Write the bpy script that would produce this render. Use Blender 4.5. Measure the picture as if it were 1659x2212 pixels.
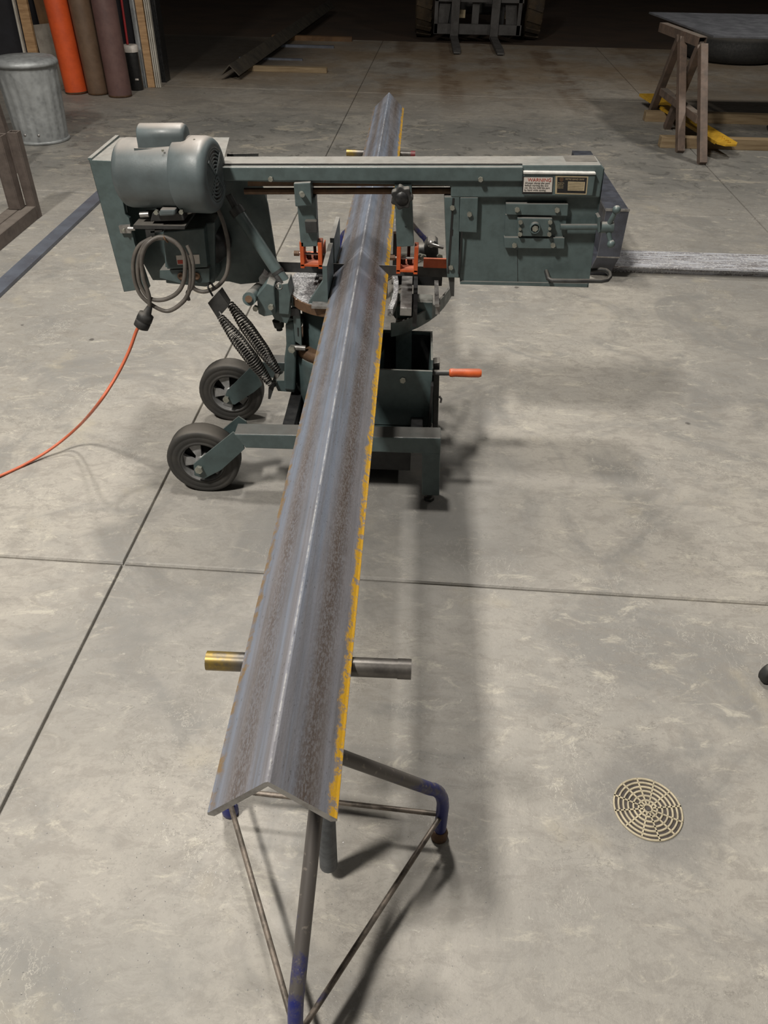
import bpy, bmesh, math, random
from mathutils import Vector, Matrix
random.seed(7)
PI = math.pi
for o in list(bpy.data.objects): bpy.data.objects.remove(o)
S = bpy.context.scene
COL = S.collection

# ------------------------------------------------------------------ camera
cd = bpy.data.cameras.new('camera'); cam = bpy.data.objects.new('camera', cd); COL.objects.link(cam)
cam.matrix_world = Matrix(((0.999028, -0.038795, 0.020928, 0), (0.040609, 0.625324, -0.779308, 0),
                           (0.017147, 0.779400, 0.626292, 1.65), (0, 0, 0, 1)))
cd.sensor_fit = 'VERTICAL'; cd.sensor_height = 36; cd.sensor_width = 27; cd.lens = 27.016
cd.clip_start = 0.05; cd.clip_end = 100
S.camera = cam
# ------------------------------------------------------------------ world, lights, exposure
W = bpy.data.worlds.new('world'); S.world = W; W.use_nodes = True
W.node_tree.nodes['Background'].inputs[0].default_value = (0.55, 0.52, 0.48, 1)
W.node_tree.nodes['Background'].inputs[1].default_value = 0.035
S.view_settings.view_transform = 'Standard'; S.view_settings.look = 'None'
S.view_settings.gamma = 1; S.view_settings.use_curve_mapping = False
S.view_settings.exposure = 0.58
def area(name, loc, sx, sy, power, col=(1, .95, .87), rotz=0, spread=PI):
    l = bpy.data.lights.new(name, 'AREA'); l.shape = 'RECTANGLE'; l.size = sx; l.size_y = sy
    l.energy = power; l.color = col; l.spread = spread
    o = bpy.data.objects.new(name, l); COL.objects.link(o); o.location = loc; o.rotation_euler = (0, 0, rotz)
    return o
area('shop_light_main', (-2.65, -.80, 6.0), .45, .75, 365)
area('shop_light_rear', (-1.0, 4.4, 4.6), .4, .6, 72)
area('shop_light_overhead', (-.6, 2.6, 4.7), .3, .3, 80)
area('shop_light_right', (4.2, 7.2, 4.6), .4, .7, 62)
area('shop_light_near', (2.3, -.6, 4.6), .8, .9, 12)

# ------------------------------------------------------------------ material helpers
MATS = {}
class NT:
    def __init__(s, name):
        m = bpy.data.materials.new(name); m.use_nodes = True; s.m = m; s.t = m.node_tree
        s.b = s.t.nodes['Principled BSDF']; MATS[name] = m
        s.co = s.t.nodes.new('ShaderNodeTexCoord')
    def n(s, typ, **kw):
        nd = s.t.nodes.new('ShaderNode' + typ)
        for k, v in kw.items(): setattr(nd, k, v)
        return nd
    def L(s, a, b): s.t.links.new(a, b)
    def inp(s, sock, v):
        if hasattr(v, 'links') or hasattr(v, 'is_output'): s.L(v, sock)
        else:
            if sock.type == 'RGBA' and len(v) == 3: v = (*v, 1)
            sock.default_value = v
    def coord(s, scale=(1, 1, 1), rot=(0, 0, 0), kind='Object'):
        mp = s.n('Mapping'); s.L(s.co.outputs[kind], mp.inputs[0])
        mp.inputs['Scale'].default_value = scale; mp.inputs['Rotation'].default_value = rot
        return mp.outputs[0]
    def noise(s, scale, detail=5, rough=.6, vec=None, dist=0):
        nd = s.n('TexNoise'); nd.inputs['Scale'].default_value = scale; nd.inputs['Detail'].default_value = detail
        nd.inputs['Roughness'].default_value = rough; nd.inputs['Distortion'].default_value = dist
        s.L(vec if vec is not None else s.co.outputs['Object'], nd.inputs['Vector'])
        return nd.outputs[0]
    def ramp(s, fac, lo, hi, a=0., b=1., smooth=True):
        nd = s.n('MapRange'); nd.interpolation_type = 'SMOOTHSTEP' if smooth else 'LINEAR'
        s.L(fac, nd.inputs[0]); nd.inputs[1].default_value = lo; nd.inputs[2].default_value = hi
        nd.inputs[3].default_value = a; nd.inputs[4].default_value = b
        return nd.outputs[0]
    def math(s, op, a, b=0.):
        nd = s.n('Math', operation=op); s.inp(nd.inputs[0], a); s.inp(nd.inputs[1], b); return nd.outputs[0]
    def mix(s, fac, a, b, mode='MIX'):
        nd = s.n('MixRGB', blend_type=mode); s.inp(nd.inputs[0], fac); s.inp(nd.inputs[1], a); s.inp(nd.inputs[2], b)
        return nd.outputs[0]
    def bump(s, h, strength=.3, dist=.01):
        nd = s.n('Bump'); nd.inputs['Strength'].default_value = strength; nd.inputs['Distance'].default_value = dist
        s.L(h, nd.inputs['Height']); s.L(nd.outputs[0], s.b.inputs['Normal'])
    def out(s, col, rough=.5, metal=0., spec=None):
        s.inp(s.b.inputs['Base Color'], col); s.inp(s.b.inputs['Roughness'], rough); s.inp(s.b.inputs['Metallic'], metal)
        if spec is not None: s.b.inputs['Specular IOR Level'].default_value = spec
        return s.m
    def sep(s, kind='Object'):
        nd = s.n('SeparateXYZ'); s.L(s.co.outputs[kind], nd.inputs[0]); return nd.outputs
    def upfacing(s, lo=.75, hi=.98):
        g = s.n('NewGeometry'); x = s.n('SeparateXYZ'); s.L(g.outputs['Normal'], x.inputs[0])
        return s.ramp(x.outputs[2], lo, hi)

def simple(name, c, c2=None, scale=14, rough=.55, metal=0., bump=.0, bscale=120, dust=0, dustc=(.36, .33, .29), lo=.35, hi=.7, vs=(1, 1, 1)):
    t = NT(name); c2 = c2 or tuple(v * .72 for v in c)
    v = t.coord(vs)
    col = t.mix(t.ramp(t.noise(scale, 6, .65, v), lo, hi), c, c2)
    if dust:
        d = t.math('MULTIPLY', t.upfacing(.62, .98), t.ramp(t.noise(9, 4, .6), .1, .6, dust * .55, dust))
        col = t.mix(d, col, dustc)
    if bump: t.bump(t.noise(bscale, 4, .6, v), bump, .004)
    r = t.ramp(t.noise(scale * 1.7, 4, .6, v), .3, .7, max(.05, rough - .08), min(1, rough + .1))
    return t.out(col, r, metal)

GREEN = simple('green_enamel', (.086, .119, .120), (.066, .090, .090), 26, .45, 0, .035, 260, .55, (.34, .30, .27))
GREENT = simple('teal_enamel', (.062, .092, .094), (.046, .067, .068), 18, .42, 0, .06, 200, .45)
MOTORG = simple('motor_grey_green', (.088, .110, .116), (.068, .082, .085), 9, .44, 0, .05, 200, .7, (.33, .29, .26))
DARK = simple('dark_grey_steel', (.055, .056, .055), (.03, .03, .03), 20, .5, .3, .05, 120, .4)
BLACK = simple('black_rubber', (.016, .016, .016), (.028, .027, .025), 30, .7, 0, .05, 200, .25)
BLACKP = simple('black_paint', (.012, .012, .013), (.02, .02, .02), 30, .4)
BOLT = simple('zinc_bolt', (.36, .36, .31), (.22, .22, .19), 60, .42, .6)
STEEL = simple('bare_steel', (.36, .35, .34), (.20, .19, .18), 30, .38, .7, .06, 150)
ORANGE = simple('orange_paint', (.56, .10, .022), (.40, .065, .016), 22, .45, 0, .06, 150, .25)
RUST = simple('rusty_steel', (.15, .085, .045), (.085, .05, .03), 22, .65, .25, .15, 120)
SILVER = simple('silver_chips', (.62, .62, .63), (.20, .20, .21), 160, .35, .6, .5, 300, lo=.4, hi=.6)
RUBBER = simple('wheel_rubber', (.030, .029, .027), (.046, .042, .037), 10, .7, 0, .08, 160, .45, (.20, .18, .155))
HUBG = simple('wheel_hub_grey', (.30, .30, .30), (.15, .15, .145), 16, .45, .3)
CORDG = simple('grey_cord', (.13, .115, .10), (.07, .062, .055), 18, .55)
CORDO = simple('orange_cord', (.56, .135, .062), (.42, .10, .05), 12, .5)
LABELW = simple('label_white', (.62, .57, .52), (.52, .48, .44), 60, .45)
LABELB = simple('label_black', (.013, .012, .013), (.02, .019, .02), 60, .4)
LABELG = simple('label_brass', (.50, .41, .26), (.40, .32, .2), 60, .4, .2)
INKR = simple('ink_red', (.45, .06, .035), None, 40, .5)
INKK = simple('ink_black', (.02, .02, .022), None, 40, .5)
WOOD = simple('pine_wood', (.42, .26, .13), (.27, .155, .07), 5, .65, 0, .08, 60, vs=(1, 1, 8))
WOODX = simple('lumber_wood', (.29, .215, .125), (.19, .13, .07), 5, .7, 0, .1, 60, vs=(.6, 8, 8))
WOODD = simple('dark_plywood', (.16, .085, .035), (.10, .052, .022), 6, .7, 0, .1, 60)
WOODW = simple('white_board', (.50, .47, .41), (.36, .33, .28), 8, .6)
GREYB = simple('grey_plywood', (.26, .235, .20), (.17, .15, .125), 8, .7)
TUBEB = simple('brown_primer_steel', (.115, .092, .080), (.078, .062, .054), 14, .5, .15, .05, 120, .25)
HORSE = simple('rusty_tube', (.165, .115, .088), (.09, .068, .056), 9, .55, .15, .08, 100, .3)
YELLOW = simple('yellow_paint', (.62, .36, .025), (.45, .25, .02), 22, .5)
RED = simple('red_paint', (.36, .014, .018), (.26, .012, .014), 12, .45)
DRED = simple('dark_red', (.11, .012, .014), None, 12, .5)
GASO = simple('gas_orange', (.72, .105, .022), (.56, .08, .02), 7, .5, 0, .08, 140)
GASB = simple('gas_brown', (.165, .104, .066), (.115, .072, .046), 7, .55, 0, .08, 140)
GASM = simple('gas_maroon', (.150, .085, .076), (.108, .060, .056), 7, .55, 0, .08, 140)
WALLD = simple('dark_wall', (.022, .022, .028), (.016, .015, .018), 3, .8)
DIRT = simple('dirt_ground', (.065, .038, .022), (.04, .026, .017), 1.3, .95, 0, .6, 9)
FLGREY = simple('forklift_grey', (.10, .095, .092), (.06, .055, .052), 6, .65, .2)
FLTYRE = simple('muddy_tyre', (.075, .050, .026), (.03, .024, .018), 4, .85, 0, .3, 30)
PLATE = simple('table_plate', (.16, .165, .185), (.11, .115, .13), 6, .42, .4, .05, 60)
GREENPOST = simple('post_grey', (.115, .125, .135), (.07, .075, .082), 30, .5, .4)
SPRING = simple('spring_steel', (.105, .10, .094), (.06, .057, .054), 40, .4, .5)
PANM = simple('pan_steel', (.088, .096, .122), (.055, .057, .068), 9, .42, .35)
VOID = simple('drain_sludge', (.060, .050, .046), (.03, .026, .024), 60, .8)
LIP = simple('worn_edge_highlight', (.62, .61, .58), (.45, .44, .42), 40, .35)  # worn bare edge; its bright reflection is put into the base colour
GREENB = simple('base_enamel', (.078, .108, .110), (.058, .080, .081), 22, .45, 0, .035, 240, .75, (.115, .103, .094))
CREAM = simple('drain_cream', (.46, .40, .28), (.32, .28, .2), 40, .55)

# galvanised sheet
t = NT('galvanised'); v = t.n('TexVoronoi'); v.inputs['Scale'].default_value = 28; t.L(t.co.outputs['Object'], v.inputs['Vector'])
c = t.mix(t.ramp(t.noise(3.5, 5, .6), .35, .65), (.36, .375, .38), (.20, .21, .215)); c = t.mix(t.ramp(v.outputs['Distance'], 0, .7, 0, .35), c, (.46, .48, .48))
t.bump(t.noise(7, 3, .5), .5, .02); GALV = t.out(c, t.ramp(t.noise(16, 4), .3, .7, .42, .62), .4)
# galvanised channel with white scale streaks running along X
t = NT('scaled_channel'); v = t.coord((3, 46, 40))
c = t.mix(t.ramp(t.noise(1.6, 6, .7, v), .38, .62), (.60, .62, .68), (.19, .17, .17))
c = t.mix(t.ramp(t.noise(90, 3, .7), .5, .62), c, (.66, .66, .67)); CHAN = t.out(c, .45, .3)
# blue mill-scale flat steel
t = NT('blue_mill_scale'); c = t.mix(t.ramp(t.noise(5, 6, .65), .3, .7), (.135, .152, .188), (.092, .098, .120))
c = t.mix(t.ramp(t.noise(40, 4, .6), .62, .75, 0, .5), c, (.25, .25, .26)); MILL = t.out(c, .45, .2)
# blue painted, worn stand tube
t = NT('worn_blue_tube'); s_ = t.sep()
w = t.ramp(t.math('ADD', t.math('MULTIPLY', s_[2], 1.3), t.math('MULTIPLY', t.noise(26, 5, .7), .62)), .53, .68)
c = t.mix(w, (.020, .026, .155), (.105, .095, .088)); c = t.mix(t.ramp(t.noise(60, 4), .60, .70, 0, .7), c, (.24, .21, .18))
BLUE = t.out(c, .42, .25)
t = NT('stand_rod'); c = t.mix(t.ramp(t.noise(20, 5, .7), .40, .56), (.10, .086, .072), (.21, .175, .145))
c = t.mix(t.ramp(t.noise(9, 4, .6), .60, .68, 0, .8), c, (.03, .035, .17)); ROD = t.out(c, .5, .4)
t = NT('roller_steel'); s_ = t.sep()
c = t.mix(t.ramp(t.noise(24, 5, .7), .35, .7), (.105, .097, .088), (.055, .05, .046))
c = t.mix(t.math('MULTIPLY', t.ramp(s_[0], -.13, -.17), t.ramp(t.noise(18, 4, .7), .38, .62)), c, (.24, .165, .035))
ROLL = t.out(c, .36, .5)

# mill-scale angle iron: streaks along the bar, rust bands, yellow paint on the right toe
def beam_mat(name, yellow=True):
    t = NT(name); s_ = t.sep(); x = s_[0]
    st = t.coord((26, .55, 26)); st2 = t.coord((9, .28, 9))
    blue = t.mix(t.ramp(t.noise(2.2, 6, .6, st2), .35, .65), (.170, .202, .262), (.205, .202, .222))
    c = t.mix(t.ramp(t.noise(2., 7, .7, st), .42, .66, 0, .7), blue, (.128, .120, .122))
    fine = t.coord((1, .35, 1))
    bands = t.ramp(t.math('ABSOLUTE', t.math('SUBTRACT', t.math('ABSOLUTE', x), .047)), .0, .026, 1, 0)
    rust = t.math('MULTIPLY', t.ramp(t.noise(330, 4, .8, fine), .42, .56), t.math('MULTIPLY', bands, t.ramp(t.noise(1.8, 3, .5, t.coord((3, .7, 3))), .3, .6, .35, 1)))
    c = t.mix(t.math('MULTIPLY', bands, .45), c, (.150, .126, .106)); c = t.mix(t.math('MULTIPLY', rust, .85), c, (.075, .052, .040))
    pits = t.ramp(t.noise(220, 3, .7, fine), .63, .70); c = t.mix(t.math('MULTIPLY', pits, .55), c, (.05, .045, .045))
    ridge = t.math('MULTIPLY', t.ramp(t.math('ABSOLUTE', x), .0004, .0022, .75, 0), t.ramp(t.noise(20, 6, .8), .42, .60))
    c = t.mix(ridge, c, (.46, .46, .46))
    yr = t.ramp(t.math('ADD', x, t.math('MULTIPLY', t.math('SUBTRACT', t.noise(30, 5, .75, t.coord((1, .8, 1))), .5), .034)), .0760, .0820)
    yw = t.math('MULTIPLY', yr, t.ramp(t.noise(60, 5, .75), .40, .50, .12, 1))
    c = t.mix(yw, c, (.56, .315, .022))
    spots = t.math('MULTIPLY', t.ramp(t.noise(26, 4, .8), .71, .735), .8)
    c = t.mix(spots, c, (.50, .33, .10))
    lr = t.ramp(t.math('ADD', x, t.math('MULTIPLY', t.math('SUBTRACT', t.noise(40, 5, .7), .5), .03)), -.077, -.086)
    c = t.mix(t.math('MULTIPLY', lr, t.ramp(t.noise(35, 5, .7), .42, .6, .1, .9)), c, (.20, .130, .058))
    t.bump(t.noise(180, 5, .7), .22, .003)
    return t.out(c, t.ramp(t.noise(30, 5, .6, fine), .3, .7, .34, .56), .25)
BEAM = beam_mat('mill_scale_angle')
FARB = simple('old_dark_angle', (.085, .072, .055), (.05, .044, .038), 6, .55, .3, .1, 90)

# concrete: mottled slab, trowel scuffs, dark rubbed patches, rust and tyre stains far back, oil spots
t = NT('shop_concrete'); P = t.co.outputs['Object']; s_ = t.sep()
wob = t.noise(1.3, 5, .6)
c = t.mix(t.ramp(t.noise(.75, 5, .62), .36, .64), (.350, .326, .288), (.248, .237, .218))
c = t.mix(t.ramp(t.noise(2.1, 5, .68, dist=1.0), .46, .64, 0, .75), c, (.185, .180, .170))
sc1 = t.noise(13, 5, .78, t.coord((.8, 1.5, 1), (0, 0, .5)), dist=.7)
c = t.mix(t.ramp(sc1, .46, .62, 0, .55), c, (.215, .198, .176))
c = t.mix(t.ramp(t.noise(11, 5, .8, t.coord((.7, 1.5, 1), (0, 0, -.4)), dist=.6), .54, .70, 0, .5), c, (.52, .485, .405))
c = t.mix(t.ramp(t.noise(75, 5, .75), .50, .70, 0, .42), c, (.20, .188, .168))
c = t.mix(t.ramp(t.noise(38, 5, .8, dist=.8), .64, .72, 0, .5), c, (.60, .575, .50))
c = t.mix(t.ramp(t.noise(3.4, 5, .6), .58, .74, 0, .35), c, (.42, .37, .27))
vn = t.ramp(t.math('ABSOLUTE', t.math('SUBTRACT', t.noise(9, 5, .72, t.coord((.7, 1.3, 1), (0, 0, .15)), dist=.5), .5)), .0, .014, 1, 0)
c = t.mix(t.math('MULTIPLY', vn, t.ramp(t.noise(2.6, 4, .6), .42, .62, 0, .55)), c, (.15, .14, .125))
vn2 = t.ramp(t.math('ABSOLUTE', t.math('SUBTRACT', t.noise(14, 5, .7, t.coord((1.2, .8, 1), (0, 0, 2.1)), dist=.4), .52)), .0, .012, 1, 0)
c = t.mix(t.math('MULTIPLY', vn2, t.ramp(t.noise(3.1, 4, .6), .5, .66, 0, .5)), c, (.58, .55, .48))
c = t.mix(t.ramp(t.noise(240, 2, .6), .68, .76, 0, .55), c, (.62, .60, .53))
c = t.mix(t.ramp(t.noise(130, 3, .7), .60, .72, 0, .35), c, (.13, .122, .11))
# dark walked lane between the near saw and the back slab
lane = t.math('MULTIPLY', t.ramp(s_[1], 5.3, 6.2), t.ramp(s_[1], 8.6, 7.6))
c = t.mix(t.math('MULTIPLY', lane, t.ramp(t.noise(1.1, 5, .65, dist=.8), .35, .6, .3, .85)), c, (.150, .147, .136))
c = t.mix(t.math('MULTIPLY', lane, t.ramp(t.noise(4.2, 5, .75, t.coord((.7, 1.2, 1)), dist=.5), .54, .64, 0, .6)), c, (.40, .36, .29))
c = t.mix(t.math('MULTIPLY', lane, t.ramp(t.noise(5.5, 5, .75, dist=.7), .54, .62, 0, .6)), c, (.085, .082, .075))
# wet, muddy brown stain toward the door
brown = t.math('MULTIPLY', t.ramp(s_[1], 7.6, 10.5), t.ramp(t.noise(.8, 5, .65), .30, .65, .2, 1))
c = t.mix(t.math('MULTIPLY', brown, .72), c, (.205, .135, .070))
def track(x0, slope, w):
    xx = t.math('SUBTRACT', s_[0], t.math('ADD', x0, t.math('MULTIPLY', s_[1], slope)))
    m = t.ramp(t.math('ADD', t.math('ABSOLUTE', xx), t.math('MULTIPLY', wob, .12)), w, w + .10, 1, 0)
    m = t.math('MULTIPLY', t.math('MULTIPLY', m, t.ramp(s_[1], 7.6, 10.2)), t.ramp(t.noise(1.7, 5, .65), .40, .58))
    wv = t.n('TexWave', bands_direction='Y'); t.L(P, wv.inputs[0]); wv.inputs['Scale'].default_value = 3.4; wv.inputs['Distortion'].default_value = 5; wv.inputs['Detail'].default_value = 3; wv.inputs['Detail Scale'].default_value = 1.5
    return t.math('MULTIPLY', m, t.ramp(wv.outputs['Fac'], .2, .6, .45, 1))
for x0, sl, w, k in ((-.55, .03, .14, .75), (.38, .0, .13, .8), (.93, .0, .16, .8), (1.78, -.01, .15, .85), (3.0, .0, .2, .6)):
    c = t.mix(t.math('MULTIPLY', track(x0, sl, w), k), c, (.105, .060, .030))
sp = t.n('TexVoronoi'); t.L(P, sp.inputs['Vector']); sp.inputs['Scale'].default_value = 2.3
c = t.mix(t.math('MULTIPLY', t.ramp(t.math('ADD', sp.outputs['Distance'], t.math('MULTIPLY', t.noise(30, 4), .05)), .045, .060, 1, 0), .75), c, (.05, .045, .04))
# grime ring around the drain and under the saw; far-left bay shade painted in too
def blot(x, y, r0, r1, k, cc):
    global c
    a = t.math('SUBTRACT', s_[0], x); b = t.math('SUBTRACT', s_[1], y)
    d = t.math('SQRT', t.math('ADD', t.math('MULTIPLY', a, a), t.math('MULTIPLY', b, b)))
    d = t.math('ADD', d, t.math('MULTIPLY', t.math('SUBTRACT', t.noise(7, 5, .7), .5), .22))
    c = t.mix(t.ramp(d, r0, r1, k, 0), c, cc)
blot(.62, 1.0, .08, .22, .62, (.150, .145, .138))
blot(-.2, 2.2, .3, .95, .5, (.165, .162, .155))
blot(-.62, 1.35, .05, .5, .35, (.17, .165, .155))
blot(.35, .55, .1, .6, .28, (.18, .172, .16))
blot(-3.2, 11.6, 1.2, 2.2, .95, (.030, .023, .017))  # shade of the far-left bay, painted as a dark brown blot
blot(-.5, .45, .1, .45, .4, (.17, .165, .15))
t.bump(t.math('ADD', t.noise(45, 5, .75), t.math('MULTIPLY', sc1, .6)), .30, .006)
CONC = t.out(c, t.ramp(t.noise(6, 5), .3, .7, .50, .72))

# ------------------------------------------------------------------ mesh helpers
class MB:
    def __init__(s): s.v = []; s.f = []; s.sm = []
    def add(s, vs, fs, smooth=False):
        b = len(s.v); s.v += [tuple(p) for p in vs]; s.f += [tuple(i + b for i in f) for f in fs]; s.sm += [smooth] * len(fs); return s
    def box(s, x0, x1, y0, y1, z0, z1):
        return s.add([(x, y, z) for z in (z0, z1) for y in (y0, y1) for x in (x0, x1)],
                     [(0, 2, 3, 1), (4, 5, 7, 6), (0, 1, 5, 4), (1, 3, 7, 5), (3, 2, 6, 7), (2, 0, 4, 6)])
    def prism(s, poly, y0, y1):                      # polygon in XZ pushed through Y
        n = len(poly); a = sum(poly[i][0] * poly[(i + 1) % n][1] - poly[(i + 1) % n][0] * poly[i][1] for i in range(n))
        if a < 0: poly = poly[::-1]
        vs = [(x, y0, z) for x, z in poly] + [(x, y1, z) for x, z in poly]
        return s.add(vs, [tuple(range(n)), tuple(range(2 * n - 1, n - 1, -1))] + [(i, i + n, (i + 1) % n + n, (i + 1) % n) for i in range(n)])
    def prismx(s, poly, x0, x1):                     # polygon in YZ pushed through X
        n = len(poly); a = sum(poly[i][0] * poly[(i + 1) % n][1] - poly[(i + 1) % n][0] * poly[i][1] for i in range(n))
        if a < 0: poly = poly[::-1]
        vs = [(x0, y, z) for y, z in poly] + [(x1, y, z) for y, z in poly]
        return s.add(vs, [tuple(range(n))[::-1], tuple(range(n, 2 * n))] + [(i, (i + 1) % n, (i + 1) % n + n, i + n) for i in range(n)])
    def prismz(s, poly, z0, z1):
        n = len(poly); a = sum(poly[i][0] * poly[(i + 1) % n][1] - poly[(i + 1) % n][0] * poly[i][1] for i in range(n))
        if a < 0: poly = poly[::-1]
        vs = [(x, y, z0) for x, y in poly] + [(x, y, z1) for x, y in poly]
        return s.add(vs, [tuple(range(n))[::-1], tuple(range(n, 2 * n))] + [(i, (i + 1) % n, (i + 1) % n + n, i + n) for i in range(n)])
    def lathe(s, p0, axis, prof, seg=24, smooth=True, caps=True):   # prof: (distance along axis, radius)
        p0 = Vector(p0); ax = Vector(axis).normalized(); u = ax.orthogonal().normalized(); w = ax.cross(u)
        vs = []; fs = []
        for d, r in prof:
            for k in range(seg):
                a = 2 * PI * k / seg; vs.append(p0 + ax * d + (u * math.cos(a) + w * math.sin(a)) * r)
        for i in range(len(prof) - 1):
            for k in range(seg):
                k2 = (k + 1) % seg; fs.append((i * seg + k, i * seg + k2, (i + 1) * seg + k2, (i + 1) * seg + k))
        s.add(vs, fs, smooth)
        if caps:
            s.add(vs[:seg], [tuple(range(seg))[::-1]]); s.add(vs[-seg:], [tuple(range(seg))])
        return s
    def cyl(s, p0, p1, r, r1=None, seg=20, smooth=True):
        d = Vector(p1) - Vector(p0); return s.lathe(p0, d, [(0, r), (d.length, r if r1 is None else r1)], seg, smooth)
    def hexbolt(s, p, axis, r, h): return s.cyl(p, Vector(p) + Vector(axis).normalized() * h, r, seg=6, smooth=False)
    def tube(s, pts, r, seg=10, closed=False, caps=True):
        pts = [Vector(p) for p in pts]; n = len(pts); rr = r if isinstance(r, (list, tuple)) else [r] * n
        vs = []; fs = []; u = None
        for i, p in enumerate(pts):
            if closed: d = pts[(i + 1) % n] - pts[i - 1]
            else: d = pts[min(i + 1, n - 1)] - pts[max(i - 1, 0)]
            d.normalize()
            if u is None: u = d.orthogonal().normalized()
            else:
                u = u - d * u.dot(d); u = u.normalized() if u.length > 1e-6 else d.orthogonal().normalized()
            w = d.cross(u)
            for k in range(seg):
                a = 2 * PI * k / seg; vs.append(p + (u * math.cos(a) + w * math.sin(a)) * rr[i])
        for i in range(n if closed else n - 1):
            j = (i + 1) % n
            for k in range(seg):
                k2 = (k + 1) % seg; fs.append((i * seg + k, i * seg + k2, j * seg + k2, j * seg + k))
        s.add(vs, fs, True)
        if caps and not closed: s.add(vs[:seg], [tuple(range(seg))[::-1]]); s.add(vs[-seg:], [tuple(range(seg))])
        return s
    def ball(s, c, r, seg=14):
        return s.lathe((c[0], c[1], c[2] - r), (0, 0, 1), [(r - r * math.cos(PI * i / 8), max(1e-4, r * math.sin(PI * i / 8))) for i in range(9)], seg)
    def bar(s, p0, p1, w, h, up=(0, 0, 1)):          # rectangular bar between two points
        p0 = Vector(p0); p1 = Vector(p1); d = (p1 - p0).normalized(); up = Vector(up)
        sx = d.cross(up).normalized(); uz = sx.cross(d)
        vs = [p + sx * a * w / 2 + uz * b * h / 2 for p in (p0, p1) for a, b in ((-1, -1), (1, -1), (1, 1), (-1, 1))]
        return s.add(vs, [(0, 1, 2, 3), (7, 6, 5, 4), (0, 4, 5, 1), (1, 5, 6, 2), (2, 6, 7, 3), (3, 7, 4, 0)])
    def ribbon(s, pts, h, th):                       # vertical strip following XY points, thickness th
        n = len(pts); vs = []; fs = []
        for i, p in enumerate(pts):
            a = Vector(pts[max(i - 1, 0)]); b = Vector(pts[min(i + 1, n - 1)]); d = b - a; nn = Vector((-d.y, d.x, 0)).normalized() * th / 2
            q = Vector(p)
            for sg in (-1, 1):
                for dz in (0, -h): vs.append(q + nn * sg + Vector((0, 0, dz)))
        for i in range(n - 1):
            a = i * 4; b = a + 4
            fs += [(a, b, b + 1, a + 1), (a + 2, a + 3, b + 3, b + 2), (a, a + 2, b + 2, b), (a + 1, b + 1, b + 3, a + 3)]
        fs += [(0, 1, 3, 2), (4 * n - 4, 4 * n - 2, 4 * n - 1, 4 * n - 3)]
        return s.add(vs, fs)
    def build(s, name, mat, parent=None, bevel=0):
        off = Vector((0, 0, 0)); q = parent
        while q is not None: off += q.location; q = q.parent
        me = bpy.data.meshes.new(name); me.from_pydata([tuple(Vector(p) - off) for p in s.v], [], s.f)
        bm = bmesh.new(); bm.from_mesh(me); bmesh.ops.recalc_face_normals(bm, faces=bm.faces); bm.to_mesh(me); bm.free()
        for p, f in zip(me.polygons, s.sm): p.use_smooth = f
        me.materials.append(mat)
        o = bpy.data.objects.new(name, me); COL.objects.link(o); o.parent = parent
        if bevel:
            b = o.modifiers.new('bevel', 'BEVEL'); b.width = bevel; b.segments = 2; b.limit_method = 'ANGLE'; b.angle_limit = .9
        return o
def tag(o, label, cat, group=None):
    o['label'] = label; o['category'] = cat
    if group: o['group'] = group
    return o
def thing(name, label, cat, loc, group=None):
    o = bpy.data.objects.new(name, None); o.empty_display_size = .1; COL.objects.link(o); o.location = loc
    return tag(o, label, cat, group)
def single(name, mb, mat, label, cat, origin=None, bevel=0, group=None):     # one-mesh thing with its origin at its base
    xs = [p[0] for p in mb.v]; ys = [p[1] for p in mb.v]; zs = [p[2] for p in mb.v]
    c0 = Vector(origin) if origin else Vector(((min(xs) + max(xs)) / 2, (min(ys) + max(ys)) / 2, min(zs)))
    mb.v = [tuple(Vector(p) - c0) for p in mb.v]
    o = mb.build(name, mat, None, bevel); o.location = c0
    return tag(o, label, cat, group)
def struct(o): o['kind'] = 'structure'; return o
def copy_tree(o, parent=None):
    c = o.copy(); COL.objects.link(c); c.parent = parent
    for ch in list(o.children): copy_tree(ch, c)
    return c
def lettering(name, text, size, loc, mat, parent, xs=1.0, align='LEFT'):     # flat print facing -Y, extruded a hair
    cu = bpy.data.curves.new(name, 'FONT'); cu.body = text; cu.size = size; cu.extrude = .0001; cu.align_x = align
    tmp = bpy.data.objects.new(name, cu); COL.objects.link(tmp); bpy.context.view_layer.update()
    me = bpy.data.meshes.new_from_object(tmp.evaluated_get(bpy.context.evaluated_depsgraph_get()))
    bpy.data.objects.remove(tmp)
    off = Vector((0, 0, 0)); q = parent
    while q is not None: off += q.location; q = q.parent
    for v in me.vertices:
        x, y, z = v.co; v.co = Vector((loc[0] + x * xs, loc[1] - z, loc[2] + y + x * xs * .012)) - off
    me.materials.clear(); me.materials.append(mat)
    o = bpy.data.objects.new(name, me); COL.objects.link(o); o.parent = parent
    return o

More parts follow.
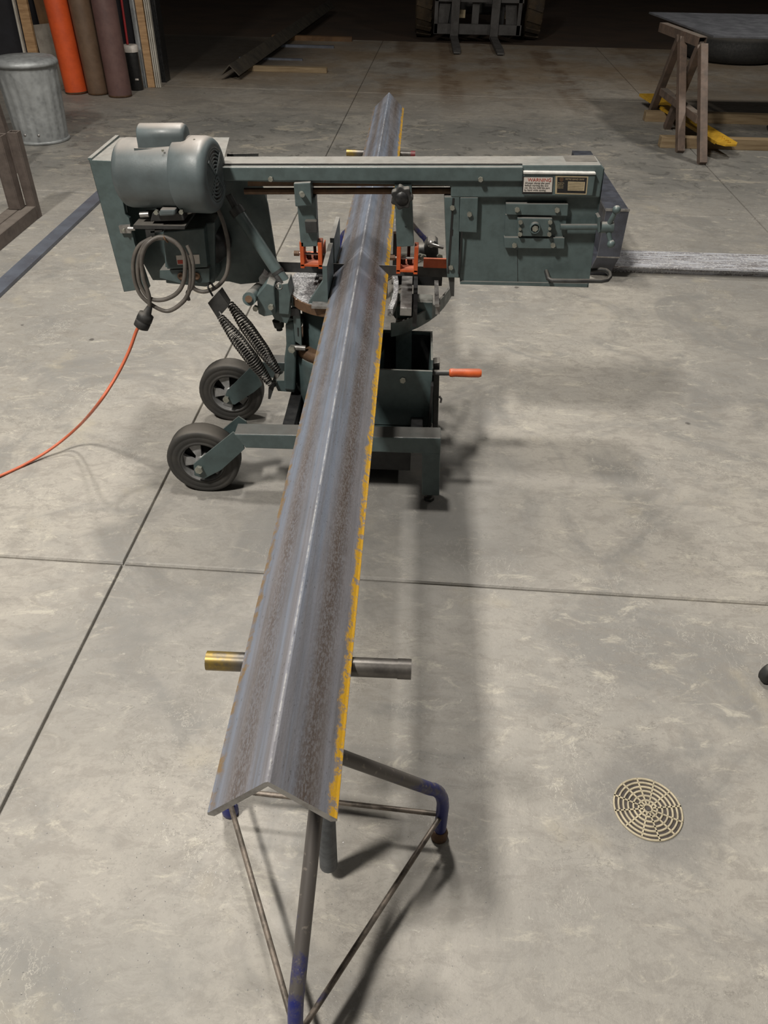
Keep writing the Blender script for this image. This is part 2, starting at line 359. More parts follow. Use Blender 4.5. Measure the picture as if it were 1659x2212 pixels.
# ================================================================== SETTING
A = math.radians(-1.8); U = Vector((math.cos(A), math.sin(A), 0)); V = Vector((-math.sin(A), math.cos(A), 0))
O = Vector((-.862, 1.745, 0))
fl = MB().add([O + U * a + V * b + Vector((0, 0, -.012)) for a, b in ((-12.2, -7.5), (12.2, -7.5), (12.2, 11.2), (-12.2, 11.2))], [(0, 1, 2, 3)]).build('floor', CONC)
struct(fl)
ub = [-12.2, -9.15, -6.1, -3.05, 0, 3.05, 6.1, 9.15, 12.2]; vb = [-7.4, -3.69, 0, 3.69, 7.45, 11.2]; g = .0032
for i in range(len(ub) - 1):
    for j in range(len(vb) - 1):
        q = [O + U * a + V * b for a, b in ((ub[i] + g, vb[j] + g), (ub[i + 1] - g, vb[j] + g), (ub[i + 1] - g, vb[j + 1] - g), (ub[i] + g, vb[j + 1] - g))]
        e = (.003, .010); cen = sum(q, Vector()) / 4
        top = [p + U * (e[0] if k in (0, 3) else -e[0]) + V * (e[1] if k < 2 else -e[1]) for k, p in enumerate(q)]; mid = [p + U * (e[0] if k in (0, 3) else -e[0]) * .5 + V * (e[1] if k < 2 else -e[1]) * .45 + Vector((0, 0, -.0016)) for k, p in enumerate(q)]
        vs = [p + Vector((0, 0, -.012)) for p in q] + [p + Vector((0, 0, -.007)) for p in q] + mid + top
        fs = [(12, 13, 14, 15)] + [(4 * r + k, 4 * r + (k + 1) % 4, 4 * r + (k + 1) % 4 + 4, 4 * r + k + 4) for k in range(4) for r in range(3)]
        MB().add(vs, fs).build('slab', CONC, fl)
struct(MB().add([(-25, 12.5, -.06), (25, 12.0, -.06), (25, 30, -.06), (-25, 30, -.06)], [(0, 1, 2, 3)]).build('floor_dirt', DIRT))
struct(MB().box(-25, 25, 24, 24.2, -.1, 6).build('wall_back', WALLD))
struct(MB().box(-7, -2.812, 9.42, 9.6, 0, 4.5).build('wall_partition', WALLD))
struct(MB().box(-7.2, -7, -4, 9.6, 0, 4.5).build('wall_left', WALLD))

struct(MB().box(-2.81, -2.745, 9.42, 9.6, 0, 4.5).build('trim_1', BLACKP))

# ================================================================== ANGLE IRON ON THE SAW
bx, bz = -.16, .65
def angle_profile(w=.0898, t_=.0127, r=.004):
    k = t_ * math.sqrt(2); hw = w; tt = t_ / math.sqrt(2)
    # rounded-ridge chevron, toes at z=0
    return [(-hw, tt * .25), (-hw + tt, 0), (0, hw - tt), (hw - tt, 0), (hw, tt * .25), (hw, tt * .9), (hw - .004, tt + .002), (.0035, hw - .0035 + .004), (0, hw + .002), (-.0035, hw - .0035 + .004), (-hw + .004, tt + .002), (-hw, tt * .9)]
def extrude_angle(mb, prof, p0, p1, cut0=0.):
    n = len(prof)
    vs = [(p0[0] + x, p0[1], p0[2] + z) for x, z in prof] + [(p1[0] + x, p1[1], p1[2] + z) for x, z in prof]
    h = n // 2 + 1
    # outer chain indices 4..n-1 then 0 ; inner chain 0..4
    fs = [(i, (i + 1) % n, (i + 1) % n + n, i + n) for i in range(n)]
    def cap(b):
        return [(b + 0, b + 1, b + 10, b + 11), (b + 1, b + 2, b + 9, b + 10), (b + 2, b + 8, b + 9), (b + 2, b + 7, b + 8), (b + 2, b + 3, b + 6, b + 7), (b + 3, b + 4, b + 5, b + 6)]
    fs += cap(0) + cap(n)
    return mb.add(vs, fs)
mb = MB(); prof = angle_profile()
KY = 2.505
extrude_angle(mb, prof, (bx, .557, bz), (bx, KY - .0012, bz)); extrude_angle(mb, prof, (bx, KY + .0012, bz), (bx, 5.075, bz))
for sg in (-1, 1): mb.box(bx + sg * .0835 - .004, bx + sg * .0835 + .004, KY - .0014, KY + .0014, bz + .0008, bz + .005)   # last sliver the blade has not cut
beam = single('angle_iron', mb, BEAM, 'long grey steel angle iron with yellow painted edge lying through the saw', 'angle iron', origin=(bx, 2.8, bz))
beam.data.materials.append(STEEL)
for p in beam.data.polygons:
    if p.normal.y < -.95 and p.center.y < -2.2: p.material_index = 1

# ================================================================== ROLLER STANDS
def roller_stand(cx, cy, ry, label, top=True):
    t_ = thing('roller_stand', label, 'stand', (cx, cy, 0), 'tripod roller stands under the angle iron')
    zc = bz - .0165
    MB().cyl((cx - .195, ry, zc), (cx + .148, ry, zc), .0165, seg=24).build('roller', ROLL, t_)
    MB().cyl((cx + .128, ry, zc), (cx + .151, ry, zc), .0175, seg=24).build('roller_cap', ROLL, t_)
    MB().tube([(cx, ry, zc - .016), (cx, cy, zc - .12), (cx, cy, .05)], .019, 16).build('centre_post', GREENPOST, t_)
    MB().cyl((cx, cy, .36), (cx, cy, .50), .026, seg=18).build('hub_sleeve', BLUE, t_)
    feet = [(.238, .10), (-.240, .135), (-.022, -.330)]
    lows = []
    for fx, fy in feet:
        F = Vector((fx, fy, 0)); d = F.normalized(); c0 = Vector((cx, cy, 0))
        pts = [c0 + d * .022 + Vector((0, 0, .44))]
        a = c0 + d * (F.length - .035) + Vector((0, 0, .215)); b = c0 + F + Vector((0, 0, .13))
        for k in range(1, 7): pts.append(pts[0].lerp(a, k / 6) if k < 6 else a)
        ctrl = c0 + d * (F.length - .004) + Vector((0, 0, .195))
        for k in range(1, 6):
            u = k / 6; pts.append(a * (1 - u) ** 2 + ctrl * 2 * u * (1 - u) + b * u * u)
        pts += [b, c0 + F + Vector((0, 0, .02))]
        MB().tube(pts, .0135, 14).build('leg', BLUE, t_)
        MB().lathe(c0 + F, (0, 0, 1), [(0, .016), (.004, .019), (.02, .019), (.034, .015)], 16).build('foot_cap', BLUE if fx < -.1 else RUST, t_)
        lows.append(c0 + F + Vector((0, 0, .095)))
    for i in range(3): MB().tube([lows[i], lows[(i + 1) % 3]], .0058, 8).build('brace', ROD, t_)
    return t_
stand = roller_stand(-.122, .795, .845, 'blue tripod roller stand under the near end of the angle iron')
st2 = copy_tree(stand); st2.location = (-.145, 4.09, 0); [c_ for c_ in st2.children if c_.name.startswith('roller_cap')][0].data = [c_ for c_ in st2.children if c_.name.startswith('roller_cap')][0].data.copy(); [c_ for c_ in st2.children if c_.name.startswith('roller_cap')][0].data.materials[0] = DRED; st2['label'] = 'blue tripod roller stand behind the saw under the far angle iron end'

# ================================================================== BAND SAW
saw = thing('band_saw', 'grey-green metal cutting band saw on two rubber wheels holding the angle iron', 'band saw', (-.2, 2.35, 0))
def part(name, mb, mat, parent=None, bevel=0): return mb.build(name, mat, parent or saw, bevel)
def bolts(pts, r=.0065, h=.008, parent=None, axis=(0, -1, 0)):
    for p in pts: MB().hexbolt(p, axis, r, h).build('bolt', BOLT, parent or saw)
# --- base frame
part('base_beam', MB().prism([(-0.5539,0.2643),(0.1239,0.2777),(0.1241,0.2742),(0.1248,0.216),(-0.5209,0.2111)], 2.10, 2.168), GREENB, bevel=.004)
part('front_leg', MB().prism([(0.065,0.2225),(0.1246,0.2178),(0.1325,0.0432),(0.0721,0.0422)], 2.10, 2.168), GREENB, bevel=.003)
part('levelling_foot', MB().cyl((.10, 2.134, .0), (.10, 2.134, .012), .018, seg=6, smooth=False).cyl((.10, 2.134, .012), (.10, 2.134, .06), .009), DARK)
part('rear_beam', MB().box(-.54, .125, 2.585, 2.65, .205, .272), GREENB, bevel=.004)
part('rear_leg', MB().box(.065, .125, 2.587, 2.648, .03, .21), GREEN)
part('levelling_foot', MB().cyl((.095, 2.617, .0), (.095, 2.617, .012), .018, seg=6, smooth=False).cyl((.095, 2.617, .012), (.095, 2.617, .05), .009), DARK)
for x in (-.385, .045): part('side_rail', MB().box(x - .02, x + .02, 2.165, 2.59, .212, .262), BLACKP, bevel=.002)
def wheel(x, y0, z, r):
    w = MB().lathe((x, y0, z), (0, 1, 0), [(.002, r * .60), (-.001, r * .62), (.001, r * .66), (.004, r * .68), (.0015, r * .71), (.001, r * .82), (.003, r * .84), (.001, r * .86), (.002, r * .955), (.006, r * .985), (.014, r * .997), (.02, r), (.026, r * .993), (.032, r), (.038, r * .993), (.044, r), (.05, r * .993), (.056, r), (.066, r * .99), (.072, r * .95), (.074, r * .60)], 40, caps=False).build('wheel', RUBBER, saw)
    MB().lathe((x, y0, z), (0, 1, 0), [(.001, r * .60), (.006, r * .575), (.03, r * .55), (.05, r * .55), (.07, r * .6)], 32, caps=False).build('rim', HUBG, w)
    MB().lathe((x, y0 + .03, z), (0, 1, 0), [(0, .001), (.0, r * .555), (.014, r * .555), (.014, .001)], 32, caps=False).build('rim_back', BLACKP, w)
    MB().lathe((x, y0, z), (0, 1, 0), [(.002, .001), (.002, r * .2), (.03, r * .24)], 20, caps=False).build('hub', HUBG, w)
    for k in range(5):
        a = 2 * PI * k / 5 + .35; a2 = a + .62
        q = [(r * .19, a), (r * .57, a - .02), (r * .57, a2), (r * .19, a2)]
        m = MB(); pts = [(x + rr * math.cos(th), y0 + (.006 if rr < r * .3 else .016), z + rr * math.sin(th)) for rr, th in q]
        m.add(pts + [(p[0], p[1] + .012, p[2]) for p in pts], [(0, 1, 2, 3), (7, 6, 5, 4), (0, 4, 5, 1), (1, 5, 6, 2), (2, 6, 7, 3), (3, 7, 4, 0)]).build('spoke', HUBG, w)
    return w
wheel(-.682, 2.125, .124, .124)
part('wheel_fork', MB().prism([(-0.558,0.2668),(-0.7066,0.1319),(-0.7099,0.0852),(-0.6779,0.0729),(-0.614,0.1131),(-0.5261,0.2024),(-0.534,0.2479)], 2.107, 2.114), GREENT)
part('wheel_fork', MB().prism([(-0.558,0.2668),(-0.7066,0.1319),(-0.7099,0.0852),(-0.6779,0.0729),(-0.614,0.1131),(-0.5261,0.2024),(-0.534,0.2479)], 2.204, 2.211), GREENT)
part('axle', MB().cyl((-.6885, 2.10, .115), (-.6885, 2.215, .115), .008), STEEL); bolts([(-.6885, 2.107, .115)], .014, .013)
wheel(-.678, 2.592, .124, .124)
part('wheel_fork', MB().prism([(-0.5764,0.2609),(-0.6853,0.1475),(-0.6978,0.1163),(-0.6915,0.0917),(-0.6609,0.0888),(-0.5775,0.1498),(-0.5464,0.1793)], 2.575, 2.582), GREENT)
part('wheel_fork', MB().prism([(-0.5764,0.2609),(-0.6853,0.1475),(-0.6978,0.1163),(-0.6915,0.0917),(-0.6609,0.0888),(-0.5775,0.1498),(-0.5464,0.1793)], 2.672, 2.679), GREENT)
part('axle', MB().cyl((-.69, 2.568, .115), (-.69, 2.685, .115), .008), STEEL); bolts([(-.69, 2.574, .115)], .013, .012)
# --- chip tray and lower drawer
part('chip_tray', MB().box(-.40, .03, 2.172, 2.58, .196, .204).box(-.405, -.398, 2.172, 2.58, .196, .245), BLACKP)
m = MB()
for k in range(2600):
    x = random.uniform(-.39, .02); y = random.uniform(2.175, 2.57); z = .2045 + random.random() * .012; a = random.uniform(0, PI); l = random.uniform(.002, .005)
    m.add([(x, y, z), (x + l * math.cos(a), y + l * math.sin(a), z + random.uniform(-.001, .003)), (x - l * math.sin(a) * .6, y + l * math.cos(a) * .6, z)], [(0, 1, 2)])
o = part('metal_shavings', m, SILVER); o['kind'] = 'stuff'
part('lower_drawer', MB().box(-.42, .075, 2.20, 2.50, .155, .195).box(-.17, .03, 2.24, 2.48, .045, .155), BLACKP)
# --- pedestal
pc = (-.235, 2.455)
part('pedestal_drum', MB().lathe((*pc, .19), (0, 0, 1), [(0, .140), (.03, .150), (.04, .154), (.205, .160), (.225, .160), (.225, .150)], 48), GREENT)
part('clamp_ring', MB().lathe((*pc, .415), (0, 0, 1), [(0, .150), (.0, .156), (.035, .156), (.035, .146)], 48), RUST)
part('column', MB().lathe((*pc, .42), (0, 0, 1), [(0, .124), (.19, .124), (.19, .12)], 48), GREENT)
part('clamp_bolt', MB().cyl((-0.3877,2.34,0.462), (-0.338,2.34,0.4605), .009), STEEL); bolts([(-0.3824,2.335,0.4613)], .012, .015)
# turntable: disc rim rusty, top strewn with chips
disc = [(pc[0] + .165 * math.cos(a), pc[1] + .195 * math.sin(a)) for a in [2 * PI * k / 56 for k in range(56)]]
tb = part('turntable', MB().prismz(disc, .608, .640), RUST, bevel=.002)
part('table_top', MB().prismz([(pc[0] + (x - pc[0]) * .985, pc[1] + (y - pc[1]) * .985) for x, y in disc], .6395, .6425), SILVER, tb)
part('table_slot', MB().box(-.315, -.265, 2.475, 2.56, .642, .6428), BLACKP, tb)
part('table_edge_strip', MB().ribbon([(-.052, 2.60, .632), (-.044, 2.52, .632), (-.042, 2.44, .632), (-.046, 2.36, .632), (-.056, 2.29, .632)], .025, .016), SILVER)
part('table_arm', MB().box(-.025, .012, 2.30, 2.62, .605, .632), STEEL, bevel=.002)
part('table_arm', MB().box(.016, .03, 2.32, 2.62, .56, .62), BLACKP)
part('cross_bar', MB().box(-.06, .115, 2.60, 2.63, .585, .635), BLACKP)
part('stop_rod', MB().box(.088, .102, 2.40, 2.62, .595, .605).box(.092, .106, 2.42, 2.44, .56, .595), STEEL)
# --- vise jaws
for y0, y1, z0 in ((2.285, 2.485, .700), (2.53, 2.745, .66)):
    j = part('vise_jaw', MB().prismx([(y0, .642), (y1, .642), (y1, .765), (y0, .765)], -.266, -.252), GREEN)
    MB().add([(-.266, y0 + .002, .642), (-.315, y0 + .002, .642), (-.266, y0 + .002, .715), (-.266, y0 + .03, .642), (-.315, y0 + .03, .642), (-.266, y0 + .03, .715)], [(0, 1, 2), (5, 4, 3), (0, 2, 5, 3), (0, 3, 4, 1), (1, 4, 5, 2)]).build('gusset', GREEN, j)
part('jaw_base', MB().box(-.30, -.25, 2.25, 2.49, .642, .650), STEEL)
part('vise_jaw', MB().box(-.058, -.042, 2.56, 2.78, .64, .775), BLACKP)
part('jaw_cap', MB().box(-.0585, -.0415, 2.56, 2.78, .775, .783), STEEL)
vb_ = part('vise_bracket', MB().prism([(0.055,0.6129),(0.0481,0.683),(0.0601,0.7047),(0.086,0.7087),(0.0965,0.6976),(0.1049,0.6146)], 2.70, 2.76), DARK, bevel=.006)
part('screw_collar', MB().cyl((0.0312,2.73,0.6573), (0.056,2.73,0.6581), .028), DARK)
part('vise_lever', MB().tube([(0.0704,2.7,0.6941),(0.0774,2.66,0.7069),(0.1148,2.66,0.6984)], .006, 8).ball((0.0716,2.69,0.6993), .013), STEEL)
bolts([(0.0363,2.68,0.6592), (0.1046,2.68,0.6614), (0.0475,2.66,0.6637)], .011, .012)
# --- protractor arc, support arm, post
arcpts = [(-.053, 2.362, .55), (-.03, 2.374, .55), (0., 2.402, .55), (.035, 2.438, .55), (.07, 2.487, .55), (.098, 2.537, .55), (.123, 2.60, .55), (.142, 2.66, .55), (.155, 2.71, .55), (.162, 2.755, .55), (.162, 2.80, .552)]
part('protractor_arc', MB().ribbon(arcpts, .047, .007), GREEN)
part('support_arm', MB().prism([(-0.0609,0.5803),(0.083,0.5787),(0.0848,0.5187),(-0.0287,0.4976),(-0.0568,0.5372)], 2.47, 2.54), GREENT, bevel=.003)
part('arm_plate', MB().prism([(-0.0443,0.572),(0.0116,0.574),(0.0157,0.5108),(-0.0316,0.5091)], 2.445, 2.47), GREENT, bevel=.002); bolts([(-0.0157,2.443,0.5541)], .010, .008)
part('support_post', MB().prism([(-0.0396,0.5292),(0.0149,0.5345),(0.0222,0.2686),(-0.0342,0.2663)], 2.43, 2.455), GREEN, bevel=.002)
# --- chip box beside the pedestal
part('chip_box', MB().box(-.105, .088, 2.25, 2.258, .225, .438).box(-.105, .088, 2.462, 2.47, .225, .475).box(.081, .088, 2.258, 2.462, .225, .475).box(-.105, -.098, 2.258, 2.462, .225, .44).box(-.105, .088, 2.25, 2.47, .22, .228), GREENT)
part('box_liner', MB().box(-.097, .080, 2.259, 2.461, .30, .31).box(-.097, .080, 2.455, 2.461, .30, .465), BLACKP)
bolts([(-0.0081,2.249,0.4033)], .010, .006)
part('side_channel', MB().prism([(0.0909,0.4413),(0.1121,0.4455),(0.1217,0.1872),(0.1038,0.1864)], 2.30, 2.34), DARK, bevel=.002)
part('side_channel_lip', MB().box(.085, .093, 2.22, 2.30, .22, .40), BLACKP)
lv = part('crank_lever', MB().cyl((0.0828,2.28,0.4174), (0.1501,2.28,0.42), .0095), DARK)
a0 = Vector((0.144,2.28,0.4198)); a1 = Vector((0.2509,2.28,0.4223)); L_ = (a1 - a0).length
MB().lathe(a0, a1 - a0, [(0, .010), (.004, .0135), (.01, .0145), (.02, .0132), (L_ * .6, .0145), (L_ - .008, .0145), (L_, .0115)], 20).build('handle_grip', ORANGE, lv)
part('hook', MB().tube([(.118, 2.30, .318), (.126, 2.295, .31), (.124, 2.29, .298)], .004, 8), STEEL)

# --- saw head: spine
spine = part('bow_spine', MB().prism([(-0.5778,1.019),(0.5415,1.051),(0.5541,1.041),(0.5564,0.9596),(0.1153,0.9467),(0.1129,0.9798),(-0.583,0.9744)], 2.387, 2.487), GREEN, bevel=.004)
part('front_cover', MB().prism([(-0.5752,1.017),(0.317,1.042),(0.3221,1.002),(-0.5799,0.9781)], 2.374, 2.387), GREEN, bevel=.003)
part('top_sheet', MB().prism([(0.1462,1.034),(0.5376,1.05),(0.5372,1.052),(0.1461,1.036)], 2.42, 2.49), DARK)
part('rear_guard', MB().prism([(0.0963,1.025),(0.5568,1.037),(0.5646,0.958),(0.1017,0.9447)], 2.515, 2.52), DARK)
part('rear_guard', MB().prism([(-0.5956,0.9968),(-0.4944,1.002),(-0.5058,0.9049),(-0.6061,0.902)], 2.60, 2.605), DARK)
part('end_panel', MB().add([(0.5541,2.387,1.041), (0.5783,2.41,0.6739), (0.5569,2.56,1.028), (0.5898,2.56,0.6708)], [(0, 1, 3, 2)]), GREEN)
part('web_strip', MB().prism([(-0.4973,0.9739),(0.121,0.9915),(0.1224,0.973),(-0.499,0.9552)], 2.412, 2.418), RUST)
part('guide_rail', MB().cyl((-0.5104,2.412,0.9401), (0.1206,2.412,0.9597), .0098, seg=8, smooth=False).cyl((0.1206,2.412,0.9597), (0.1368,2.412,0.9655), .0098, .001, seg=8, smooth=False), RUST)
bolts([(-0.4201,2.373,0.9894), (0.1973,2.373,1.006)], .0075, .008)
part('sign_cover', MB().prism([(0.3202,1.026),(0.5284,1.029),(0.5303,0.9686),(0.3285,0.9627)], 2.372, 2.387), GREEN, bevel=.002)
part('cover_lip', MB().prism([(0.3193,1.03),(0.527,1.033),(0.5277,1.029),(0.3199,1.025)], 2.368, 2.389), LIP)
part('top_seam', MB().bar((-0.5621,2.392,1.021), (0.3157,2.392,1.045), .006, .0024), BLACKP)
# --- right wheel housing
part('blade_wheel_housing', MB().prism([(0.141,0.9449),(0.5592,0.9901),(0.5576,1.026),(0.5771,0.6759),(0.1653,0.6728)], 2.405, 2.56), GREEN, bevel=.004)
part('housing_seam', MB().prism([(0.3341,0.7896),(0.3356,0.7897),(0.3513,0.676),(0.3499,0.6759)], 2.4042, 2.406), BLACKP)
part('housing_rim', MB().prism([(0.1641,0.6849),(0.5703,0.6909),(0.5708,0.6801),(0.1648,0.6756)], 2.398, 2.406), GREEN)
part('blade_guard', MB().prism([(0.0959,0.9472),(0.1415,0.9486),(0.158,0.7009),(0.1212,0.6997)], 2.388, 2.52), GREEN, bevel=.002)
for x0, x1 in ((962, 967), (987, 991)):
    part('guard_seam', MB().box(*((.120, .126) if x0 == 962 else (.154, .159)), 2.3862, 2.389, .715, .946), BLACKP)
bolts([(0.1215,2.387,0.9186), (0.1304,2.387,0.7351)], .0078, .008)
part('guard_slot', MB().prism([(0.1206,0.8524),(0.1291,0.8526),(0.129,0.8342),(0.1219,0.834)], 2.3868, 2.389), BLACKP)
part('guard_tip', MB().prism([(0.1242,0.7026),(0.1449,0.7033),(0.1486,0.6336),(0.1381,0.6333)], 2.40, 2.43), DARK)
part('bracket_plate', MB().prism([(0.1428,0.9478),(0.1965,0.9494),(0.2021,0.8453),(0.148,0.8464)], 2.386, 2.404), GREEN, bevel=.002); bolts([(0.1744,2.385,0.9018)], .0078, .008)
# --- blade tension slide
part('slide_bar', MB().prism([(0.2808,0.9351),(0.4664,0.9392),(0.4694,0.9041),(0.2859,0.9027)], 2.384, 2.405), GREEN, bevel=.002)
part('slide_bar', MB().prism([(0.2868,0.8344),(0.4718,0.8388),(0.476,0.8047),(0.292,0.8017)], 2.384, 2.405), GREEN, bevel=.002)
part('slide_plate', MB().prism([(0.2846,0.8988),(0.4674,0.9016),(0.4758,0.8334),(0.2898,0.829)], 2.396, 2.405), GREEN)
part('slide_block', MB().prism([(0.3197,0.896),(0.4251,0.8978),(0.4295,0.8424),(0.3266,0.8406)], 2.378, 2.396), GREEN, bevel=.003)
bolts([(0.3157,2.383,0.9202), (0.4345,2.383,0.9224), (0.3206,2.383,0.813), (0.4383,2.383,0.8168)], .0078, .008)
bolts([(0.3292,2.377,0.8856), (0.4181,2.377,0.8884), (0.3324,2.377,0.8496), (0.4208,2.377,0.8523)], .0068, .008)
bolts([(0.4197,2.377,0.869), (0.3305,2.377,0.8649)], .005, .006)
b_ = Vector((0.3748,2.378,0.8701))
part('axle_boss', MB().lathe(b_, (0, -1, 0), [(0, .017), (.012, .0165), (.014, .013), (.006, .012), (.006, .001)], 24), GREEN)
bolts([b_ + Vector((0, -.004, 0))], .0095, .01)
part('tension_screw', MB().cyl((0.4512,2.378,0.8738), (0.5651,2.378,0.8773), .0088), GREEN)
part('screw_washer', MB().prism([(0.5543,0.9103),(0.5619,0.9132),(0.5703,0.8697),(0.5642,0.8653)], 2.36, 2.40), GREEN)
hb = part('tension_handle', MB().cyl((0.5723,2.378,0.8762), (0.6097,2.378,0.8773), .0165), GREEN)
c0 = (0.5931,2.378,0.8768)
for p in ((0.6061,2.362,0.934), (0.6101,2.362,0.8325), (0.6127,2.46,0.8544)):
    MB().cyl(c0, p, .0085, .0065).build('arm', GREEN, hb); MB().ball(p, .0125).build('knob', GREEN, hb)
part('lift_handle', MB().tube([(0.4348,2.405,0.7246),(0.4335,2.385,0.7264),(0.436,2.36,0.7184),(0.4469,2.352,0.716),(0.5161,2.352,0.7168),(0.6021,2.352,0.7197),(0.6197,2.356,0.7217),(0.6326,2.38,0.723),(0.6367,2.41,0.7233),(0.6285,2.43,0.7243),(0.6114,2.44,0.7229),(0.5849,2.45,0.7151)], .0068, 10), DARK)
# --- labels on the sign cover
ly = 2.3718
wl = part('warning_label', MB().prism([(0.3186,1.017),(0.4083,1.019),(0.4118,0.97),(0.3236,0.9681)], 2.3712, 2.3722), LABELB)
MB().prism([(0.3229,1.015),(0.4058,1.017),(0.4095,0.9759),(0.3255,0.9741)], 2.3708, 2.3713).build('label_face', LABELW, wl)
q = Vector((0.3343,2.37,1.004)); lettering('label_text', 'WARNING', .0135, q, INKR, wl, 1.05)
for k, s_ in enumerate(('Always clamp the part', 'before starting the saw', 'cut. Do not hold the part', 'by hand while sawing.')):
    q = Vector((0.3278,2.37,0.9974)); lettering('label_text', s_, .0075, (q.x, q.y, q.z - k * .0066), INKK, wl, (1.07, .98, .95, .98)[k])
np_ = part('name_plate', MB().prism([(0.4133,1.021),(0.5082,1.022),(0.512,0.9716),(0.4198,0.9709)], 2.3712, 2.3722), LABELG)
MB().prism([(0.4191,1.018),(0.5047,1.019),(0.5086,0.9749),(0.4247,0.9743)], 2.3708, 2.3713).build('plate_face', LABELB, np_)
q = Vector((0.443,2.37,1.011)); lettering('plate_text', 'MITRE BAND SAW', .0068, q, LABELG, np_, .98)
MB().prism([(0.4517,1.007),(0.5014,1.007),(0.5033,0.982),(0.4546,0.9819)], 2.3705, 2.3709).build('plate_table', LABELG, np_)
for k in range(5):
    q = Vector((0.453,2.37,1.003)); MB().box(q.x + .001, q.x + .046, 2.3702, 2.3706, q.z - k * .0045, q.z - k * .0045 + .0005).build('rule_line', INKK, np_)
for k, s_ in enumerate(('Model No.', 'Serial No.', 'Blade Size', 'Capacities')):
    q = Vector((0.4231,2.37,1.001)); lettering('plate_text', s_, .0046, (q.x, q.y, q.z - k * .0045), LABELG, np_, .95)
MB().lathe((0.4322,2.371,1.012), (0, -1, 0), [(0, .0062), (.0004, .0062)], 16).build('emblem', RUST, np_)

# --- left end: drive box
part('drive_plate', MB().prism([(-0.959,1.024),(-0.8808,1.023),(-0.8805,0.8687),(-0.8713,0.8564),(-0.8685,0.7791),(-0.8487,0.6326),(-0.9342,0.617)], 2.385, 2.405), GREEN, bevel=.002)
part('drive_side', MB().add([(-0.959,2.385,1.024), (-0.9342,2.385,0.617), (-.94, 2.675, .62), (-.969, 2.675, 1.018)], [(0, 1, 2, 3)]), GREEN)
part('drive_top', MB().add([(-0.9599,2.387,1.024), (-0.564,2.387,1.019), (-.60, 2.68, 1.028), (-.969, 2.68, 1.018)], [(0, 1, 2, 3)]), GREEN)
part('top_flange', MB().bar((-0.956,2.385,1.026), (-.967, 2.68, 1.022), .012, .006), GREEN)
part('back_panel', MB().prism([(-0.9134,0.9764),(-0.4781,0.9613),(-0.4586,0.8781),(-0.4374,0.6266),(-0.5712,0.6091),(-0.6099,0.6176),(-0.8716,0.6137),(-0.9162,0.7308)], 2.50, 2.51), GREEN)
part('rear_cover', MB().prism([(-0.502,0.8876),(-0.4734,0.8885),(-0.4743,0.739),(-0.4697,0.6112),(-0.5181,0.6096)], 2.56, 2.58), BLACKP)
part('gear_housing', MB().prism([(-0.7748,0.8214),(-0.6091,0.8495),(-0.6324,0.6537),(-0.6653,0.6368),(-0.7955,0.6451)], 2.40, 2.50), GREEN, bevel=.004)
part('pulley_cover', MB().lathe((-0.6421,2.44,0.7608), (0, 1, 0), [(-.03, .001), (-.03, .052), (0, .058), (.05, .058)], 28), BLACKP)
part('latch', MB().prism([(-0.9055,0.8361),(-0.87,0.84),(-0.8675,0.823),(-0.8706,0.8144),(-0.9042,0.8133)], 2.375, 2.385), STEEL); bolts([(-0.8899,2.374,0.8255)], .0045, .008)
part('latch_pin', MB().cyl((-0.8747,2.37,0.8302), (-0.853,2.37,0.8308), .006), STEEL)
sb = part('switch_box', MB().prism([(-0.7641,0.8284),(-0.6358,0.8437),(-0.6403,0.7187),(-0.772,0.7084)], 2.36, 2.44), GREENT, bevel=.004)
MB().prism([(-0.7348,0.7548),(-0.6609,0.7601),(-0.662,0.7305),(-0.7349,0.7252)], 2.3585, 2.361).build('switch_label', LABELW, sb)
MB().prism([(-0.7325,0.7403),(-0.7103,0.7418),(-0.7121,0.7291),(-0.7328,0.7284)], 2.3578, 2.360).build('label_red_field', INKR, sb)
MB().prism([(-0.7999,0.6986),(-0.6388,0.71),(-0.6446,0.6639),(-0.7388,0.6576),(-0.804,0.674)], 2.375, 2.44).build('conduit_box', GREEN, sb)
for p in ((-0.7318,2.374,0.6829), (-0.6821,2.374,0.6846)): MB().lathe(p, (0, -1, 0), [(0, .012), (.006, .012), (.006, .007), (.002, .006), (.002, .001)], 18).build('knockout', RUST, sb)
# --- motor
m0 = Vector((-.846, 2.352, 1.000)); m1 = Vector((-.668, 2.330, 1.006)); ax = (m1 - m0).normalized()
mo = part('motor', MB().lathe(m0, ax, [(0, .06), (.0, .084), (.008, .092), (.02, .0945), (.18, .0945)], 48), MOTORG)
MB().lathe(m1, ax, [(-.006, .098), (.0, .1035), (.078, .1035), (.088, .1012), (.096, .095), (.1005, .086), (.102, .075), (.100, .071), (.094, .071)], 48, caps=False).build('fan_cover', MOTORG, mo)
gc = m1 + ax * .0995
MB().lathe(gc - ax * .0045, ax, [(0, .001), (0, .070)], 40, caps=False).build('fan_void', BLACKP, mo)
for r in (.008, .018, .028, .038, .048, .058, .0685):
    MB().lathe(gc, ax, [(-.004, max(.0005, r - .0026)), (.0015, max(.0005, r - .0022)), (.0015, r + .0022), (-.004, r + .0026)], 40, caps=False).build('grille_ring', MOTORG, mo)
up = Vector((0, 0, 1)); sd = ax.cross(up).normalized()
for k in range(4):
    a = PI / 4 + k * PI / 2; d = up * math.cos(a) + sd * math.sin(a)
    MB().bar(gc + d * .004, gc + d * .069, .008, .006, up=ax).build('grille_spoke', MOTORG, mo)
